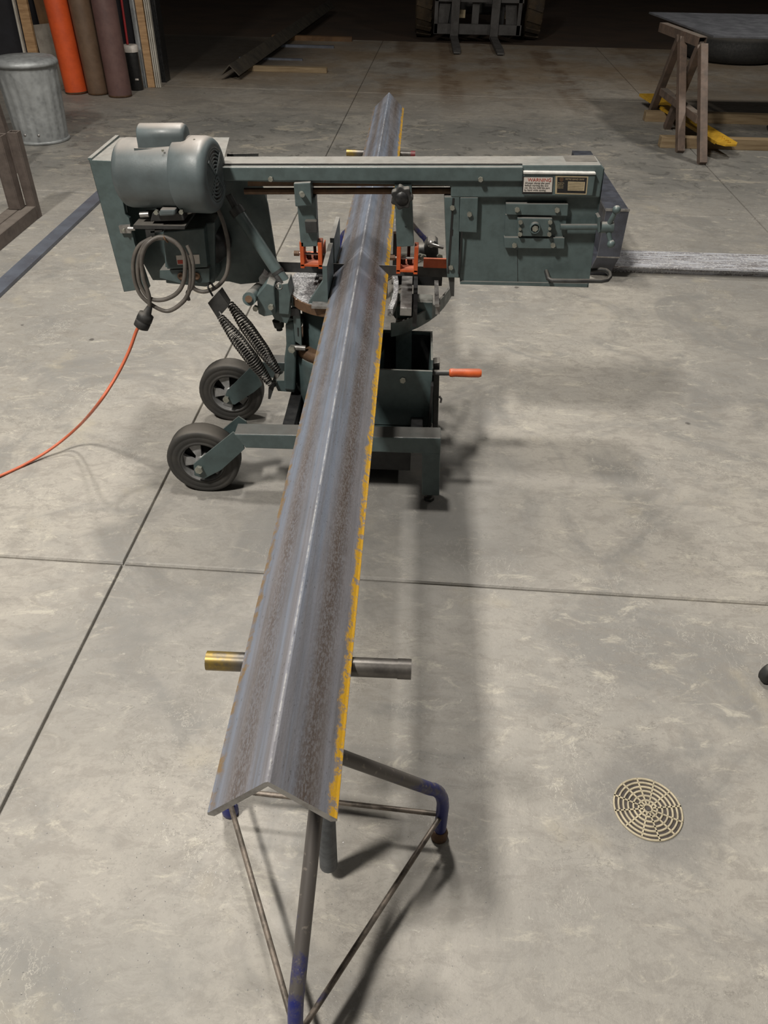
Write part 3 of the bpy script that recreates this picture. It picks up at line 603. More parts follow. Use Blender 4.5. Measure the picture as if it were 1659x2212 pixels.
# capacitor cover: half-round housing along the motor top
cp = []; nseg = 12
ca = Vector((-.775, 2.325, 1.088)); cb = Vector((-.640, 2.325, 1.092)); m = MB()
prof_ = [(-.034, 0), (-.034, .028)] + [(-.034 * math.cos(PI * k / nseg), .028 + .030 * math.sin(PI * k / nseg)) for k in range(1, nseg)] + [(.034, .028), (.034, 0)]
for x, sc in ((ca.x, .93), (ca.x + .004, 1), (cb.x - .012, 1), (cb.x - .004, .94), (cb.x, .84)):
    cp.append([(x, ca.y + a * sc, (ca.z if x < -.7 else cb.z) - .006 + b * sc) for a, b in prof_])
n_ = len(prof_); vs = [p for ring in cp for p in ring]; fs = []
for i in range(len(cp) - 1):
    for k in range(n_ - 1): fs.append((i * n_ + k, i * n_ + k + 1, (i + 1) * n_ + k + 1, (i + 1) * n_ + k))
fs += [tuple(range(n_)), tuple(range((len(cp) - 1) * n_, len(cp) * n_))]
m.add(vs, fs, True).build('capacitor_cover', MOTORG, mo, bevel=.0015)
MB().box(-.785, -.640, 2.287, 2.363, 1.070, 1.084).build('capacitor_base', MOTORG, mo)
bolts([(-0.6139,2.3,1.107), (-0.6141,2.245,0.9547), (-0.6981,2.27,1.085)], .0035, .004, mo)
part('motor_base', MB().prism([(-0.7575,0.914),(-0.6677,0.9167),(-0.6657,0.8927),(-0.7691,0.8868)], 2.27, 2.38), DARK, bevel=.004)
part('motor_boss', MB().prism([(-0.7282,0.9293),(-0.6805,0.932),(-0.686,0.9135),(-0.7329,0.9094)], 2.25, 2.28), MOTORG, bevel=.005)
bolts([(-0.74,2.26,0.9204), (-0.6663,2.26,0.9239)], .007, .012)
part('motor_plate', MB().prism([(-0.8175,0.8791),(-0.6635,0.8811),(-0.6663,0.8715),(-0.8196,0.8682)], 2.26, 2.40), DARK)
part('adjuster_bolt', MB().cyl((-0.8013,2.29,0.8998), (-0.7747,2.29,0.902), .008).cyl((-0.6623,2.3,0.9062), (-0.6332,2.3,0.9177), .005), STEEL)
part('cord_hook', MB().prism([(-0.7845,0.8718),(-0.755,0.8754),(-0.7621,0.8343),(-0.7861,0.8321)], 2.262, 2.267).add([(-.77, 2.262, .862), (-.735, 2.262, .866), (-.69, 2.33, .88), (-.72, 2.33, .878), (-.77, 2.262, .857), (-.735, 2.262, .861), (-.69, 2.33, .875), (-.72, 2.33, .873)], [(0, 1, 2, 3), (7, 6, 5, 4), (0, 4, 5, 1), (1, 5, 6, 2), (2, 6, 7, 3), (3, 7, 4, 0)]), DARK)
# --- power cord coil, motor lead
def smooth(pts, n=8):
    P_ = [Vector(p) for p in pts]; out = []
    for i in range(len(P_) - 1):
        p0, p1, p2, p3 = P_[max(i - 1, 0)], P_[i], P_[i + 1], P_[min(i + 2, len(P_) - 1)]
        for k in range(n):
            t_ = k / n; out.append(.5 * ((2 * p1) + (-p0 + p2) * t_ + (2 * p0 - 5 * p1 + 4 * p2 - p3) * t_ ** 2 + (-p0 + 3 * p1 - 3 * p2 + p3) * t_ ** 3))
    return out + [P_[-1]]
pc_ = part('power_cord', MB().tube(smooth([(-0.7638,2.255,0.8449),(-0.8043,2.248,0.8241),(-0.8293,2.245,0.7825),(-0.8387,2.245,0.7248),(-0.8292,2.243,0.6728),(-0.7959,2.242,0.6381),(-0.7524,2.243,0.6208),(-0.7054,2.246,0.6471),(-0.6779,2.25,0.684),(-0.6652,2.25,0.7431),(-0.668,2.25,0.7929),(-0.6893,2.25,0.827),(-0.7236,2.25,0.8465),(-0.7712,2.24,0.8417),(-0.8011,2.236,0.8077),(-0.8186,2.236,0.7578),(-0.8209,2.236,0.7071),(-0.8009,2.236,0.6662),(-0.7619,2.237,0.6596),(-0.7164,2.24,0.6794),(-0.6884,2.242,0.7164),(-0.6743,2.242,0.7745),(-0.6782,2.243,0.816),(-0.7009,2.245,0.8421),(-0.7396,2.246,0.8515),(-0.776,2.232,0.8334),(-0.8,2.23,0.789),(-0.8047,2.23,0.7319),(-0.798,2.23,0.6734),(-0.8039,2.232,0.6346)]), .0065, 8), CORDG)
part('cord_tie', MB().tube([(-0.7303,2.25,0.8558),(-0.7217,2.235,0.8504),(-0.7198,2.25,0.8357)], .003, 6), RUST)
part('conduit', MB().tube(smooth([(-0.6647,2.256,0.8256),(-0.6521,2.25,0.7863),(-0.6573,2.25,0.7288),(-0.6676,2.25,0.6962),(-0.6833,2.252,0.68),(-0.6836,2.256,0.6542)]), .0055, 8), CORDG)
part('motor_lead', MB().tube(smooth([(-0.5883,2.37,0.9001),(-0.571,2.36,0.8485),(-0.5648,2.355,0.7791),(-0.5782,2.352,0.7059),(-0.6124,2.35,0.6629),(-0.6568,2.35,0.6428),(-0.6892,2.352,0.6502),(-0.6976,2.36,0.6682)]), .0066, 8), CORDG)
# --- feed cylinder
k0 = Vector((-0.5638,2.43,0.9238)); k1 = Vector((-0.5395,2.42,0.8777)); k2 = Vector((-0.3956,2.36,0.6753))
part('feed_cylinder', MB().cyl(k1, k2, .019, seg=20), GREEN); part('cylinder_rod', MB().cyl(k0, k1, .011), DARK)
part('cylinder_collar', MB().cyl(k1 - (k2 - k1).normalized() * .012, k1 + (k2 - k1).normalized() * .012, .023), DARK)
part('cylinder_band', MB().cyl(k1.lerp(k2, .82), k1.lerp(k2, .86), .0205), DARK)
part('valve', MB().cyl((-0.4201,2.34,0.7068), (-0.3985,2.33,0.6783), .008), DARK)
part('pin_ring', MB().tube([Vector((-0.4086,2.32,0.6821)) + Vector((.010 * math.cos(a), 0, .010 * math.sin(a))) for a in [2 * PI * k / 20 for k in range(20)]], .0015, 6, closed=True), STEEL)
# --- pivot assembly
part('pivot_shaft', MB().cyl((-0.4995,2.28,0.6533), (-0.5058,2.5,0.5982), .021, seg=22).cyl((-0.4984,2.275,0.6554), (-0.4995,2.28,0.6533), .012), GREEN)
part('pivot_shaft_end', MB().cyl((-0.4992,2.272,0.6567), (-0.5011,2.281,0.6528), .011), RUST)
part('pivot_block', MB().prism([(-0.4815,0.6502),(-0.4456,0.694),(-0.4229,0.6857),(-0.4239,0.5898),(-0.4634,0.5821),(-0.4807,0.591)], 2.31, 2.37), GREEN, bevel=.003)
part('pivot_block', MB().prism([(-0.4963,0.621),(-0.4562,0.6663),(-0.4326,0.6578),(-0.4319,0.5815),(-0.4938,0.5793)], 2.38, 2.43), GREEN, bevel=.003)
part('pivot_lug', MB().prism([(-0.4874,0.6737),(-0.474,0.6896),(-0.4629,0.6776),(-0.4443,0.6844),(-0.4436,0.6533),(-0.486,0.655)], 2.40, 2.44), STEEL)
part('pivot_bracket', MB().prism([(-0.443,0.6554),(-0.3971,0.6784),(-0.3759,0.6638),(-0.3794,0.5792),(-0.3933,0.5497),(-0.4348,0.5643)], 2.33, 2.345), GREEN, bevel=.002)
part('pivot_bracket', MB().prism([(-0.4097,0.6866),(-0.3801,0.6921),(-0.3739,0.6497),(-0.3836,0.5867),(-0.415,0.5888)], 2.32, 2.40), GREEN, bevel=.002)
part('pivot_arm', MB().prism([(-0.4494,0.5728),(-0.3787,0.5558),(-0.3486,0.5455),(-0.3495,0.5274),(-0.3833,0.5295),(-0.4402,0.5536)], 2.36, 2.42), GREEN, bevel=.003)
bolts([(-0.4862,2.31,0.6128), (-0.4367,2.31,0.6193), (-0.442,2.35,0.5903)], .009, .014)
part('stop_knob', MB().cyl((-0.4268,2.36,0.5476), (-0.4253,2.36,0.5246), .020, .016).cyl((-0.4253,2.36,0.5246), (-0.4245,2.36,0.5131), .010), BLACK)
part('index_bracket', MB().prism([(-0.3779,0.6389),(-0.3515,0.6305),(-0.3499,0.5442),(-0.3508,0.4643),(-0.3718,0.4804),(-0.3744,0.5434)], 2.345, 2.36), GREEN, bevel=.002)
part('index_bracket_slot', MB().prism([(-0.3627,0.5311),(-0.3581,0.5313),(-0.3597,0.5015),(-0.3627,0.5014)], 2.3435, 2.346), BLACKP)
part('index_pin', MB().box(-.385, -.352, 2.338, 2.348, .575, .60), BLACKP)
part('column_bracket', MB().prism([(-0.4028,0.54),(-0.3716,0.5509),(-0.3715,0.4405),(-0.3846,0.2885),(-0.4235,0.2925),(-0.4141,0.4129),(-0.4045,0.4649)], 2.35, 2.46), GREENT, bevel=.006)
part('lower_arm', MB().prism([(-0.4602,0.322),(-0.3855,0.325),(-0.3882,0.2771),(-0.4469,0.2803)], 2.36, 2.43), GREENT, bevel=.002)
# --- counterbalance springs
def spring(p0, p1, rmax, coils):
    p0 = Vector(p0); p1 = Vector(p1); d = p1 - p0; L0 = d.length; d.normalize(); u = d.orthogonal().normalized(); w = d.cross(u)
    N = coils * 12; pts = []
    for i in range(N + 1):
        f = i / N; e = min(f, 1 - f) / .34; r = rmax * (.46 + .60 * min(1, e) ** .8)
        a = 2 * PI * coils * f; pts.append(p0 + d * L0 * f + (u * math.cos(a) + w * math.sin(a)) * r)
    return MB().tube(pts, .0030, 7)
s1 = spring((-0.5999,2.29,0.5863), (-0.465,2.33,0.3259), .0205, 30); s2 = spring((-0.5847,2.37,0.5973), (-0.4493,2.41,0.3298), .0205, 30)
part('spring', s1, SPRING); part('spring', s2, SPRING)
part('spring_plate', MB().prism([(-0.6374,0.626),(-0.5984,0.6673),(-0.5886,0.6508),(-0.5698,0.6206),(-0.6055,0.5816),(-0.6123,0.575)], 2.30, 2.305).add([(-0.5984,2.3,0.6673), (-0.6028,2.37,0.6519), (-0.5805,2.37,0.6086), (-0.5728,2.3,0.6205)], [(0, 1, 2, 3)]), DARK)
part('spring_hook', MB().tube(smooth([(-0.6208,2.31,0.6454),(-0.6349,2.32,0.6683),(-0.6361,2.33,0.6764),(-0.6268,2.33,0.6797),(-0.6145,2.32,0.666)]), .0035, 6), BLACKP)
part('spring_hook', MB().tube(smooth([(-0.6054,2.298,0.5793),(-0.5962,2.29,0.5928),(-0.6037,2.3,0.5974)]), .003, 6).tube(smooth([(-0.588,2.37,0.5956),(-0.5835,2.37,0.6085),(-0.5896,2.36,0.6173)]), .003, 6), STEEL)
part('spring_anchor', MB().prism([(-0.4737,0.3063),(-0.4527,0.329),(-0.4502,0.3182),(-0.4706,0.2621),(-0.4788,0.2618)], 2.335, 2.342).bar((-0.4571,2.335,0.3125), (-0.4508,2.42,0.3298), .016, .004), DARK)
# --- blade and guide arms
part('blade', MB().box(-.60, .175, KY - .0011, KY + .0011, bz + .005, bz + .039), DARK)
ga = part('guide_arm', MB().prism([(-0.3476,0.9108),(-0.2916,0.9381),(-0.2902,0.7887),(-0.3427,0.7841)], 2.385, 2.432), GREEN, bevel=.002)
MB().prism([(-0.3518,0.9814),(-0.3009,0.9854),(-0.2996,0.9192),(-0.35,0.9137)], 2.362, 2.436).build('clamp_block', GREEN, ga, .003)
MB().cyl((-0.3299,2.362,0.9531), (-0.3222,2.325,0.9602), .0075, seg=12).build('clamp_bolt', BOLT, ga)
MB().prism([(-0.3245,0.8711),(-0.2878,0.8722),(-0.2862,0.8373),(-0.322,0.8348)], 2.365, 2.39).build('wiper_box', DARK, ga, .002)
def guide(x0, x1, y0, y1, zt, zb):
    g_ = MB().box(x0, x0 + .013, 2.385, 2.43, zb, zt).box(x1 - .013, x1, 2.385, 2.43, zb, zt).box(x0, x1, 2.385, 2.50, zb + .006, zb + .014).box(x0, x0 + .004, 2.43, 2.50, zb, zt - .03).box(x1 - .004, x1, 2.43, 2.50, zb, zt - .03).build('guide_bracket', ORANGE, saw, .0015)
    MB().cyl((x0 - .018, 2.41, zt - .045), (x1 + .006, 2.41, zt - .045), .004, seg=8).build('guide_pin', STEEL, g_)
    for fx in (.3, .62): MB().cyl((x0 + (x1 - x0) * fx, 2.44, zb + .014), (x0 + (x1 - x0) * fx, 2.44, zb + .030), .008, seg=12).build('guide_bearing', DARK, g_)
    MB().cyl((x0 + (x1 - x0) * .55, 2.46, zb + .014), (x0 + (x1 - x0) * .55, 2.46, zt - .02), .005, seg=8).build('guide_stud', BLACKP, g_)
    MB().cyl(((x0 + x1) / 2 + .005, 2.46, zb - .022), ((x0 + x1) / 2 + .005, 2.46, zb + .006), .015, seg=14).build('guide_roller', DARK, g_)
    MB().cyl((x0 - .022, 2.41, zt - .045), (x0 - .006, 2.41, zt - .045), .009, seg=6, smooth=False).build('guide_nut', RUST, g_)
guide(-.347, -.277, 0, 0, .800, .716)
guide(-.042, .026, 0, 0, .796, .708)
gb = part('guide_arm', MB().prism([(-0.0546,0.9834),(-0.0039,0.9849),(0.0107,0.7982),(-0.0425,0.7936),(-0.0517,0.925)], 2.385, 2.432), GREEN, bevel=.002)
kc = Vector((-0.0306,2.33,0.9594)); kn = []
for k in range(84):
    a = 2 * PI * k / 84; kn.append((kc.x + (.0305 + .0032 * math.cos(7 * a)) * math.cos(a), kc.z + (.0305 + .0032 * math.cos(7 * a)) * math.sin(a)))
k_ = MB().prism(kn, 2.322, 2.352).build('clamp_knob', BLACK, gb, .003)
MB().lathe((kc.x, 2.322, kc.z), (0, -1, 0), [(0, .019), (.003, .018), (.003, .001)], 24, caps=False).build('knob_cap', BLACKP, k_)
MB().cyl((kc.x, 2.352, kc.z), (kc.x, 2.39, kc.z), .01).build('knob_stem', STEEL, k_)
MB().cyl((-0.0173,2.385,0.8587), (-0.0173,2.385,0.8584), .003).build('arm_hole', BLACKP, gb)
part('blade_cover_bar', MB().box(.045, .135, 2.488, 2.498, .692, .722), ORANGE)

# ================================================================== EXTENSION CORD
xc = thing('extension_cord', 'orange extension cord plugged into the saw and running left across the floor', 'cord', (-1.44,2.175,0))
pa = Vector((-0.8036,2.232,0.6361)); pb = Vector((-0.8396,2.215,0.5715))
MB().lathe(pa, pb - pa, [(-.004, .008), (.022, .014), (.024, .023), (.045, .0245), (.047, .021), (.050, .024), (.070, .0235), ((pb - pa).length, .012)], 18).build('connector', BLACK, xc)
MB().tube(smooth([pb + (pa - pb) * .1] + [(-0.8493,2.212,0.5695),(-0.882,2.19,0.5026),(-0.9253,2.15,0.4318),(-0.9754,2.08,0.3689)] + [(-1.194,2.335,0.11),(-1.3,2.311,0.03),(-1.379,2.236,0.006),(-1.434,2.167,0.006),(-1.499,2.088,0.006)]), .0052, 8).build('cable', CORDO, xc)

# ================================================================== FLOOR DRAIN
dr = thing('floor_drain', 'round cream floor drain grate set in the concrete', 'drain', (.603, .987, 0))
MB().lathe((.603, .987, .0006), (0, 0, 1), [(0, .001), (0, .079)], 40, caps=False).build('drain_void', VOID, dr)
for r in (.010, .021, .033, .045, .056, .067, .0775):
    MB().lathe((.603, .987, .001), (0, 0, 1), [(0, r - .0022), (.0035, r - .0018), (.0035, r + .0018), (0, r + .0022)], 48, caps=False).build('ring', CREAM, dr)
for k in range(12):
    a = 2 * PI * k / 12 + .12
    MB().bar((.603 + .010 * math.cos(a), .987 + .010 * math.sin(a), .003), (.603 + .079 * math.cos(a), .987 + .079 * math.sin(a), .003), .0034, .003).build('spoke', CREAM, dr)

# ================================================================== STEEL ON THE FLOOR NEAR THE SAW
single('flat_bar', MB().box(-2.182, -2.096, 2.6, 5.9, .001, .020), MILL, 'long blue-grey steel flat bar lying on the floor left of the saw', 'flat bar', bevel=.001)
m = MB().box(1.13, 3.4, 4.275, 4.525, .040, .050).box(1.13, 3.4, 4.31, 4.322, .001, .04).box(1.13, 3.4, 4.48, 4.492, .001, .04)
single('steel_channel', m, CHAN, 'wide grey scaled steel channel lying on the floor right of the saw', 'channel')
pan = thing('steel_pan', 'dark steel flanged pan with a chamfered corner standing behind the saw', 'steel pan', (1.06, 4.75, 0))
PR = [(4.12, .40), (4.12, .155), (4.255, .002), (5.3, .002), (5.3, .40)]
PI_ = [(4.13, .39), (4.13, .159), (4.26, .012), (5.29, .012), (5.29, .39)]
MB().prismx(PR, 1.115, 1.123).build('web', PANM, pan)
for i in range(5):
    a, b, c_, d = PR[i], PR[(i + 1) % 5], PI_[(i + 1) % 5], PI_[i]
    MB().prismx([a, b, c_, d], 1.005, 1.115).build('flange', PANM, pan)
MB().box(1.003, 1.125, 4.116, 4.132, .394, .404).build('weld_bead', STEEL, pan)
MB().box(1.003, 1.125, 4.116, 4.128, .150, .157).build('weld_bead', STEEL, pan)
# tube frame at the left edge
tf = thing('tube_frame', 'brown primed square-tube frame standing on the floor at the left edge', 'frame', (-2.5, 4.9, 0))
def sqtube(p0, p1, w, th=.006):
    p0 = Vector(p0); p1 = Vector(p1); d = (p1 - p0).normalized(); a = d.cross(Vector((0, 0, 1)) if abs(d.z) < .9 else Vector((0, 1, 0))).normalized(); b = a.cross(d)
    m = MB()
    for s_ in (-1, 1):
        m.bar(p0 + a * s_ * (w - th) / 2, p1 + a * s_ * (w - th) / 2, th, w, up=b) if True else 0
        m.bar(p0 + b * s_ * (w - th) / 2, p1 + b * s_ * (w - th) / 2, w - 2 * th, th, up=b)
    return m
sqtube((-2.475, 4.86, .078), (-2.475, 4.86, .50), .075).build('post', TUBEB, tf, .002)
sqtube((-2.405, 4.93, .0), (-2.405, 4.93, .505), .06).build('post', TUBEB, tf, .002)
sqtube((-2.415, 4.93, .0385), (-2.415, 3.2, .0385), .075).build('base_rail', TUBEB, tf, .002)
sqtube((-2.495, 4.93, .0385), (-2.495, 3.2, .0385), .075).build('base_rail', TUBEB, tf, .002)
tf2 = thing('tube_frame', 'brown tube frame corner standing between the trash can and the left edge', 'frame', (-3.1, 5.6, 0))
MB().bar((-2.93, 5.9, 0), (-2.98, 5.9, .62), .06, .06, up=(0, 1, 0)).build('post', TUBEB, tf2, .002)
MB().bar((-2.95, 5.9, .27), (-3.7, 5.6, .27), .05, .05).build('rail', TUBEB, tf2, .002)
MB().bar((-2.95, 5.9, .48), (-3.7, 5.6, .48), .05, .05).build('rail', TUBEB, tf2, .002)

# ================================================================== TRASH CAN
tc = thing('trash_can', 'dented galvanised trash can beside the orange gas cylinder', 'trash can', (-3.11, 6.86, 0))
C0 = Vector((-3.11, 6.86, 0)); m = MB(); N = 72; hs = [.02, .03, .06, .15, .25, .35, .42, .50, .545, .56, .575]; vs = []
for h in hs:
    for k in range(N):
        a = 2 * PI * k / N; r = .205 + .032 * h / .575
        rib = -.009 * (1 if (k % 4) == 0 else 0) if .05 < h < .53 else 0
        dent = -.022 * math.exp(-((a - 4.55) / .35) ** 2 - ((h - .30) / .11) ** 2) - .016 * math.exp(-((a - 4.95) / .25) ** 2 - ((h - .2) / .08) ** 2)
        vs.append(C0 + Vector((math.cos(a) * (r + rib + dent), math.sin(a) * (r + rib + dent), h)))
m.add(vs, [(i * N + k, i * N + (k + 1) % N, (i + 1) * N + (k + 1) % N, (i + 1) * N + k) for i in range(len(hs) - 1) for k in range(N)], True)
m.build('can_body', GALV, tc)
MB().lathe(C0, (0, 0, 1), [(0, .20), (0, .214), (.012, .218), (.024, .214), (.024, .2)], 48).build('base_ring', GALV, tc)
MB().lathe(C0, (0, 0, 1), [(.555, .240), (.55, .248), (.572, .250), (.585, .244), (.592, .236), (.600, .226), (.606, .05), (.606, .001)], 56, caps=False).build('lid', GALV, tc)
MB().tube([C0 + Vector((-.236 + .0 * k, 0, 0)) + Vector((-.03 * math.sin(PI * k / 8), -.05 + .1 * k / 8, .46)) for k in range(9)], .005, 6).build('side_handle', GALV, tc)
for a in (4.45, 5.0): MB().lathe(C0 + Vector((.207 * math.cos(a), .207 * math.sin(a), .075)), (math.cos(a), math.sin(a), 0), [(0, .011), (.004, .009), (.005, .001)], 12).build('rivet', STEEL, tc)

# ================================================================== GAS CYLINDERS
def gas(x, y, r, lean, mat, label):
    t_ = thing('gas_cylinder', label, 'gas cylinder', (x, y, 0), 'gas cylinders against the partition')
    B = Vector((x, y, 0)); axv = Vector((lean, .02, 1)).normalized()
    MB().lathe(B, axv, [(.004, r * .90), (.0, r * .97), (.02, r), (1.05, r), (1.12, r * .95), (1.2, r * .8), (1.26, r * .55), (1.3, r * .35)], 36).build('body', mat, t_)
    MB().lathe(B, axv, [(1.29, r * .36), (1.36, r * .36), (1.42, r * .3), (1.45, .02)], 20).build('valve_cap', mat, t_)
    MB().lathe(B, axv, [(.0, r * .90), (.004, r * 1.004), (.018, r * 1.004)], 36, caps=False).build('foot_band', RUST, t_)
gas(-3.50, 8.76, .112, -.035, GASO, 'bright orange gas cylinder behind the trash can')
gas(-3.265, 8.74, .104, -.03, GASB, 'dull brown gas cylinder between the orange and maroon ones')
gas(-3.015, 8.66, .116, -.012, GASM, 'dark maroon gas cylinder nearest the leaning boards')
# canister, rod, boards beside them
cn = thing('grease_canister', 'black canister with a white collar beside the maroon gas cylinder', 'canister', (-2.945, 9.0, 0))
MB().lathe((-2.945, 9.0, 0), (0, 0, 1), [(0, .065), (.01, .07), (.34, .07), (.36, .065)], 28).build('body', BLACKP, cn)
MB().lathe((-2.945, 9.0, .36), (0, 0, 1), [(-.012, .074), (0, .075), (.045, .075), (.05, .065)], 28).build('collar', LABELW, cn)
MB().box(-2.925, -2.89, 8.930, 8.936, .10, .115).build('sticker', LABELW, cn)
single('pry_bar', MB().tube([(-2.965, 8.995, .412), (-2.985, 9.1, .9), (-2.99, 9.13, 1.1)], .012, 8), RED, 'thin red bar standing up from the black canister', 'bar', origin=(-2.965, 8.995, .412))
single('metal_stud', MB().bar((-2.905, 9.16, 0), (-2.975, 9.38, 1.9), .012, .05, up=(1, 0, 0)).bar((-2.876, 9.13, 0), (-2.946, 9.35, 1.9), .05, .012, up=(1, 0, 0)), GALV, 'grey sheet metal stud leaning beside the pine board', 'stud')
single('pine_board', MB().bar((-2.825, 9.14, 0), (-2.90, 9.38, 1.9), .075, .035, up=(0, 1, 0)), WOOD, 'orange-brown pine board leaning beside the metal stud', 'board')
for k, x in enumerate((-2.772, -2.752, -2.732)):
    single('white_trim_board', MB().bar((x, 9.15, 0), (x - .07, 9.40, 1.9), .012, .05, up=(0, 1, 0)), WOODW, ('white trim board leaning directly against the pine board', 'middle one of three leaning white trim boards', 'outermost white trim board at the dark doorway')[k], 'board')
single('pine_stud', MB().bar((-4.02, 9.10, 0), (-4.08, 9.36, 1.9), .10, .04, up=(0, 1, 0)), WOOD, 'pine stud leaning on the wall above the trash can', 'board')
single('white_strip', MB().bar((-4.095, 9.07, 0), (-4.16, 9.33, 1.9), .02, .04, up=(0, 1, 0)), WOODW, 'white wood strip leaning left of the pine stud', 'board')
single('plywood_sheet', MB().bar((-3.83, 9.29, .38), (-3.92, 9.40, 1.9), .24, .015, up=(0, 1, 0)), WOODD, 'dark brown plywood sheet leaning behind the trash can', 'plywood')
single('grey_panel', MB().bar((-3.78, 9.12, 0), (-3.84, 9.22, .55), .32, .012, up=(0, 1, 0)), GREYB, 'grey weathered panel leaning between the trash can and orange cylinder', 'panel')
rb = thing('red_canister', 'red canister with a white label on the wall behind the orange cylinder', 'canister', (-3.62, 9.33, .62))
MB().lathe((-3.62, 9.32, .62), (0, 0, 1), [(0, .06), (.01, .075), (.38, .075), (.44, .04), (.48, .03)], 24).build('body', RED, rb)
MB().box(-3.65, -3.59, 9.238, 9.247, .74, .86).build('label', LABELW, rb)

# ================================================================== FAR ANGLE IRON ON DUNNAGE
m = MB(); fp = angle_profile(.105, .014); n = len(fp)
extrude_angle(m, fp, (0, 0, 0), (.44, 6.8, 0))
single('angle_iron', MB().add([(p[0] - 2.07, p[1] + 9.6, p[2] + .055) for p in m.v], m.f), FARB, 'dark old angle iron lying on wood blocks in the dim back', 'angle iron', origin=(-2.07, 9.6, .055))
single('wood_block', MB().box(-2.10, -1.06, 10.23, 10.32, 0, .054), WOODX, 'pale wood block nearest the end of the dark angle iron', 'lumber', bevel=.004)
single('steel_strip', MB().box(-2.25, -1.45, 11.05, 11.10, 0, .02), MILL, 'thin dark strip lying under the dark angle iron', 'strip')
single('steel_strip', MB().box(-1.9, -1.15, 12.1, 12.16, 0, .03), MILL, 'second thin strip under the dark angle iron further back', 'strip')
single('wood_block', MB().box(-2.1, -.95, 12.75, 12.86, 0, .054), WOODD, 'dark brown wood block far back under the dark angle iron', 'lumber')

# ================================================================== FORKLIFT
fk = thing('forklift', 'muddy forklift parked on the dirt with forks pointing at the camera', 'forklift', (.9, 13.8, -.06))
for x in (.52, 1.10):
    f_ = MB().box(x - .055, x + .055, 12.0, 13.28, .012, .052).add([(x - .055, 12.0, .012), (x + .055, 12.0, .012), (x + .055, 12.0, .052), (x - .055, 12.0, .052), (x - .045, 11.84, .012), (x + .045, 11.84, .012), (x + .045, 11.84, .03), (x - .045, 11.84, .03)], [(0, 1, 5, 4), (1, 2, 6, 5), (2, 3, 7, 6), (3, 0, 4, 7), (4, 5, 6, 7)]).box(x - .06, x + .06, 13.22, 13.28, .012, 1.25).build('fork', FLGREY, fk, .004)
for z0, z1 in ((.06, .19), (.46, .60), (.95, 1.1)): MB().box(.22, 1.50, 13.29, 13.36, z0, z1).build('carriage_bar', FLGREY, fk, .004)
for x in (.24, 1.45): MB().box(x - .02, x + .03, 13.29, 13.37, .06, 1.1).build('carriage_end', FLGREY, fk)
MB().box(.77, .87, 13.37, 13.44, .1, 2.2).build('mast_cylinder', FLGREY, fk)
for s_, x in ((1, .34), (-1, 1.36)): MB().bar((x, 13.4, .15), (x + .04 * s_, 13.4, .5), .16, .04, up=(0, 1, 0)).build('mast_gusset', FLGREY, fk)
for x in (.56, 1.18): MB().box(x, x + .12, 13.55, 13.6, .24, .34).build('headlight', LABELG, fk)
for x in (.45, 1.2): MB().box(x - .05, x + .05, 13.45, 13.6, .05, 2.4).build('mast_rail', BLACKP, fk)
MB().box(.3, 1.4, 13.9, 15.6, .25, 1.1).box(.3, 1.4, 14.9, 15.6, 1.1, 1.5).build('chassis', FLGREY, fk, .03)
for x0 in (-.06, 1.58):
    m = MB().lathe((x0, 14.0, .42), (1, 0, 0), [(0, .2), (0, .42), (.02, .465), (.06, .48), (.20, .48), (.24, .465), (.26, .42), (.26, .2)], 36)
    w_ = m.build('tyre', FLTYRE, fk)
    for k in range(18):
        a = 2 * PI * k / 18
        MB().bar((x0 + .02, 14.0 + .478 * math.cos(a), .42 + .478 * math.sin(a)), (x0 + .24, 14.0 + .478 * math.cos(a + .12), .42 + .478 * math.sin(a + .12)), .06, .03, up=(0, math.cos(a), math.sin(a))).build('tread_lug', FLTYRE, w_)

# ================================================================== SAWHORSE, PLATE TABLE, LUMBER
sh = thing('sawhorse', 'rusty square-tube sawhorse carrying the left end of the steel plate', 'sawhorse', (2.3, 7.55, 0))
sqtube((2.20, 8.25, .760), (2.305, 7.36, .760), .07).build('top_rail', HORSE, sh)
for f_, b_2, tp in (((2.232, 7.02), (2.295, 8.40), (2.235, 7.72)), ((2.318, 6.67), (2.335, 7.90), (2.30, 7.33))):
    tt_ = Vector((*tp, .74))
    MB().bar((*f_, 0), tt_ + Vector((0, -.03, 0)), .072, .06, up=(1, 0, 0)).build('leg', HORSE, sh, .004)
    MB().bar((*b_2, .0), tt_ + Vector((0, .03, 0)), .072, .06, up=(1, 0, 0)).build('leg', HORSE, sh, .004)
MB().bar((2.285, 8.10, .27), (2.31, 6.95, .27), .065, .06).build('stretcher', HORSE, sh, .004)
single('steel_plate', MB().prismz([(2.20, 8.85), (2.36, 7.28), (4.3, 7.30), (4.3, 8.95)], .800, .815), PLATE, 'grey steel plate laid across sawhorses as a table top', 'steel plate', bevel=.002)
sh2 = thing('sawhorse', 'dark sawhorse at the right edge under the steel plate', 'sawhorse', (3.75, 7.7, 0))
MB().bar((3.3, 7.95, 0), (3.72, 7.7, .76), .07, .06, up=(1, 0, 0)).build('leg', BLACKP, sh2)
MB().bar((3.9, 7.2, 0), (3.78, 7.7, .76), .07, .06, up=(1, 0, 0)).build('leg', BLACKP, sh2)
MB().bar((3.74, 8.4, .765), (3.74, 7.3, .765), .07, .065).build('top_rail', BLACKP, sh2)
single('lumber', MB().box(2.10, 3.6, 7.17, 7.26, 0, .085), WOODX, 'pale two-by-four on the floor in front of the sawhorse', 'lumber', bevel=.003)
single('lumber', MB().box(2.19, 3.4, 8.16, 8.25, 0, .085), WOODX, 'two-by-four on the floor under the back of the sawhorse', 'lumber', bevel=.003)
ya = thing('yellow_beam', 'yellow painted steel beam with a chamfered bolted tip resting on lumber', 'beam', (2.5, 7.6, .087))
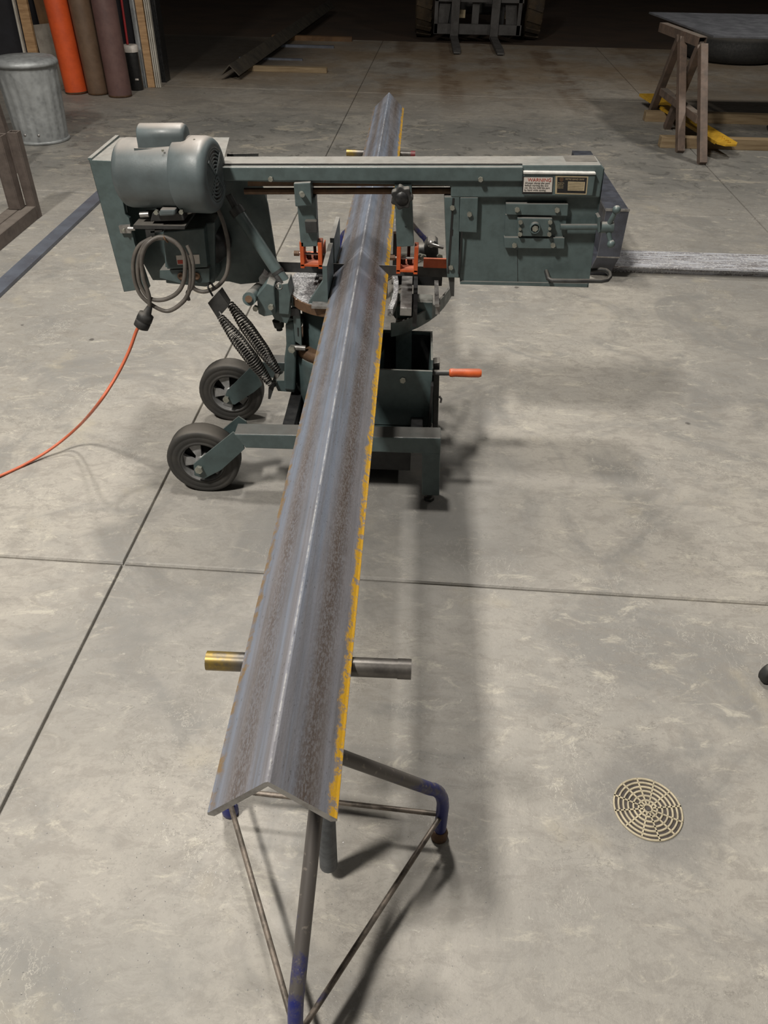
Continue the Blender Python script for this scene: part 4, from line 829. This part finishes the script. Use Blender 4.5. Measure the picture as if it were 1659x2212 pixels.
q0 = Vector((2.36, 8.9, 0)); q1 = Vector((2.575, 6.86, 0)); dd = (q1 - q0).normalized(); nn = Vector((dd.y, -dd.x, 0)) * .085
tip = [q0 - nn, q0 + nn, q1 + nn - dd * .07, q1 + nn * .55, q1 - nn * .55, q1 - nn - dd * .07]
MB().prismz([(p.x, p.y) for p in tip], .098, .112).build('top_plate', YELLOW, ya)
for s_ in (-1, 1): MB().bar(q0 + nn * s_ * .93 + Vector((0, 0, .0925)), q1 - dd * .12 + nn * s_ * .93 + Vector((0, 0, .0925)), .01, .011).build('side_lip', YELLOW, ya)
for k in range(4): MB().hexbolt(q1 - dd * (.06 + .06 * k) - nn * (.1 + .1 * (k % 2)) + Vector((0, 0, .112)), (0, 0, 1), .012, .008).build('bolt', YELLOW, ya)
ty = thing('tyre', 'black tyre lying on the floor behind the plate table', 'tyre', (4.2, 12.1, -.0))
MB().lathe((4.2, 12.1, 0), (0, 0, 1), [(.0, .30), (.0, .5), (.03, .58), (.10, .62), (.2, .62), (.27, .58), (.30, .5), (.30, .3), (.25, .28), (.05, .28), (0, .30)], 40, caps=False).build('tread', BLACK, ty)
# caster at the right edge
cs = thing('caster', 'black caster wheel at the right edge of the floor', 'caster', (1.02, 1.40, 0))
MB().lathe((1.015, 1.385, .032), (.4, -1, 0), [(-.014, .012), (-.014, .027), (-.009, .032), (.009, .032), (.014, .027), (.014, .012)], 24).build('wheel', BLACK, cs)
MB().box(1.03, 1.09, 1.375, 1.42, .05, .075).cyl((1.07, 1.40, .07), (1.07, 1.40, .14), .012).build('fork', BLACKP, cs)

# ================================================================== METAL SHAVINGS ON THE FLOOR
m = MB()
for k in range(1500):
    if k < 900: x = random.gauss(-.35, .33); y = random.gauss(.75, .42)
    else: x = random.uniform(-2.2, 2.2); y = random.uniform(.4, 6)
    if x < -2.05 or (x > .9 and y > 4): continue
    z = .0004; a = random.uniform(0, 2 * PI); l = random.uniform(.0012, .0036)
    m.add([(x, y, z), (x + l * math.cos(a), y + l * math.sin(a), z + l * .5), (x - l * .5 * math.sin(a), y + l * .5 * math.cos(a), z + .0002)], [(0, 1, 2)])
o = single('metal_shavings', m, SILVER, 'bright metal shavings scattered on the concrete floor', 'shavings'); o['kind'] = 'stuff'
m = MB()
for k in range(700):
    a = random.uniform(0, 2 * PI); r = .19 * math.sqrt(random.random()); x = pc[0] + r * math.cos(a); y = pc[1] + r * math.sin(a)
    if x > -.28: continue
    z = .6428; b = random.uniform(0, 2 * PI); l = random.uniform(.002, .006)
    m.add([(x, y, z), (x + l * math.cos(b), y + l * math.sin(b), z + l * .5), (x - l * .6 * math.sin(b), y + l * .6 * math.cos(b), z + .001)], [(0, 1, 2)])
o = part('table_shavings', m, SILVER); o['kind'] = 'stuff'
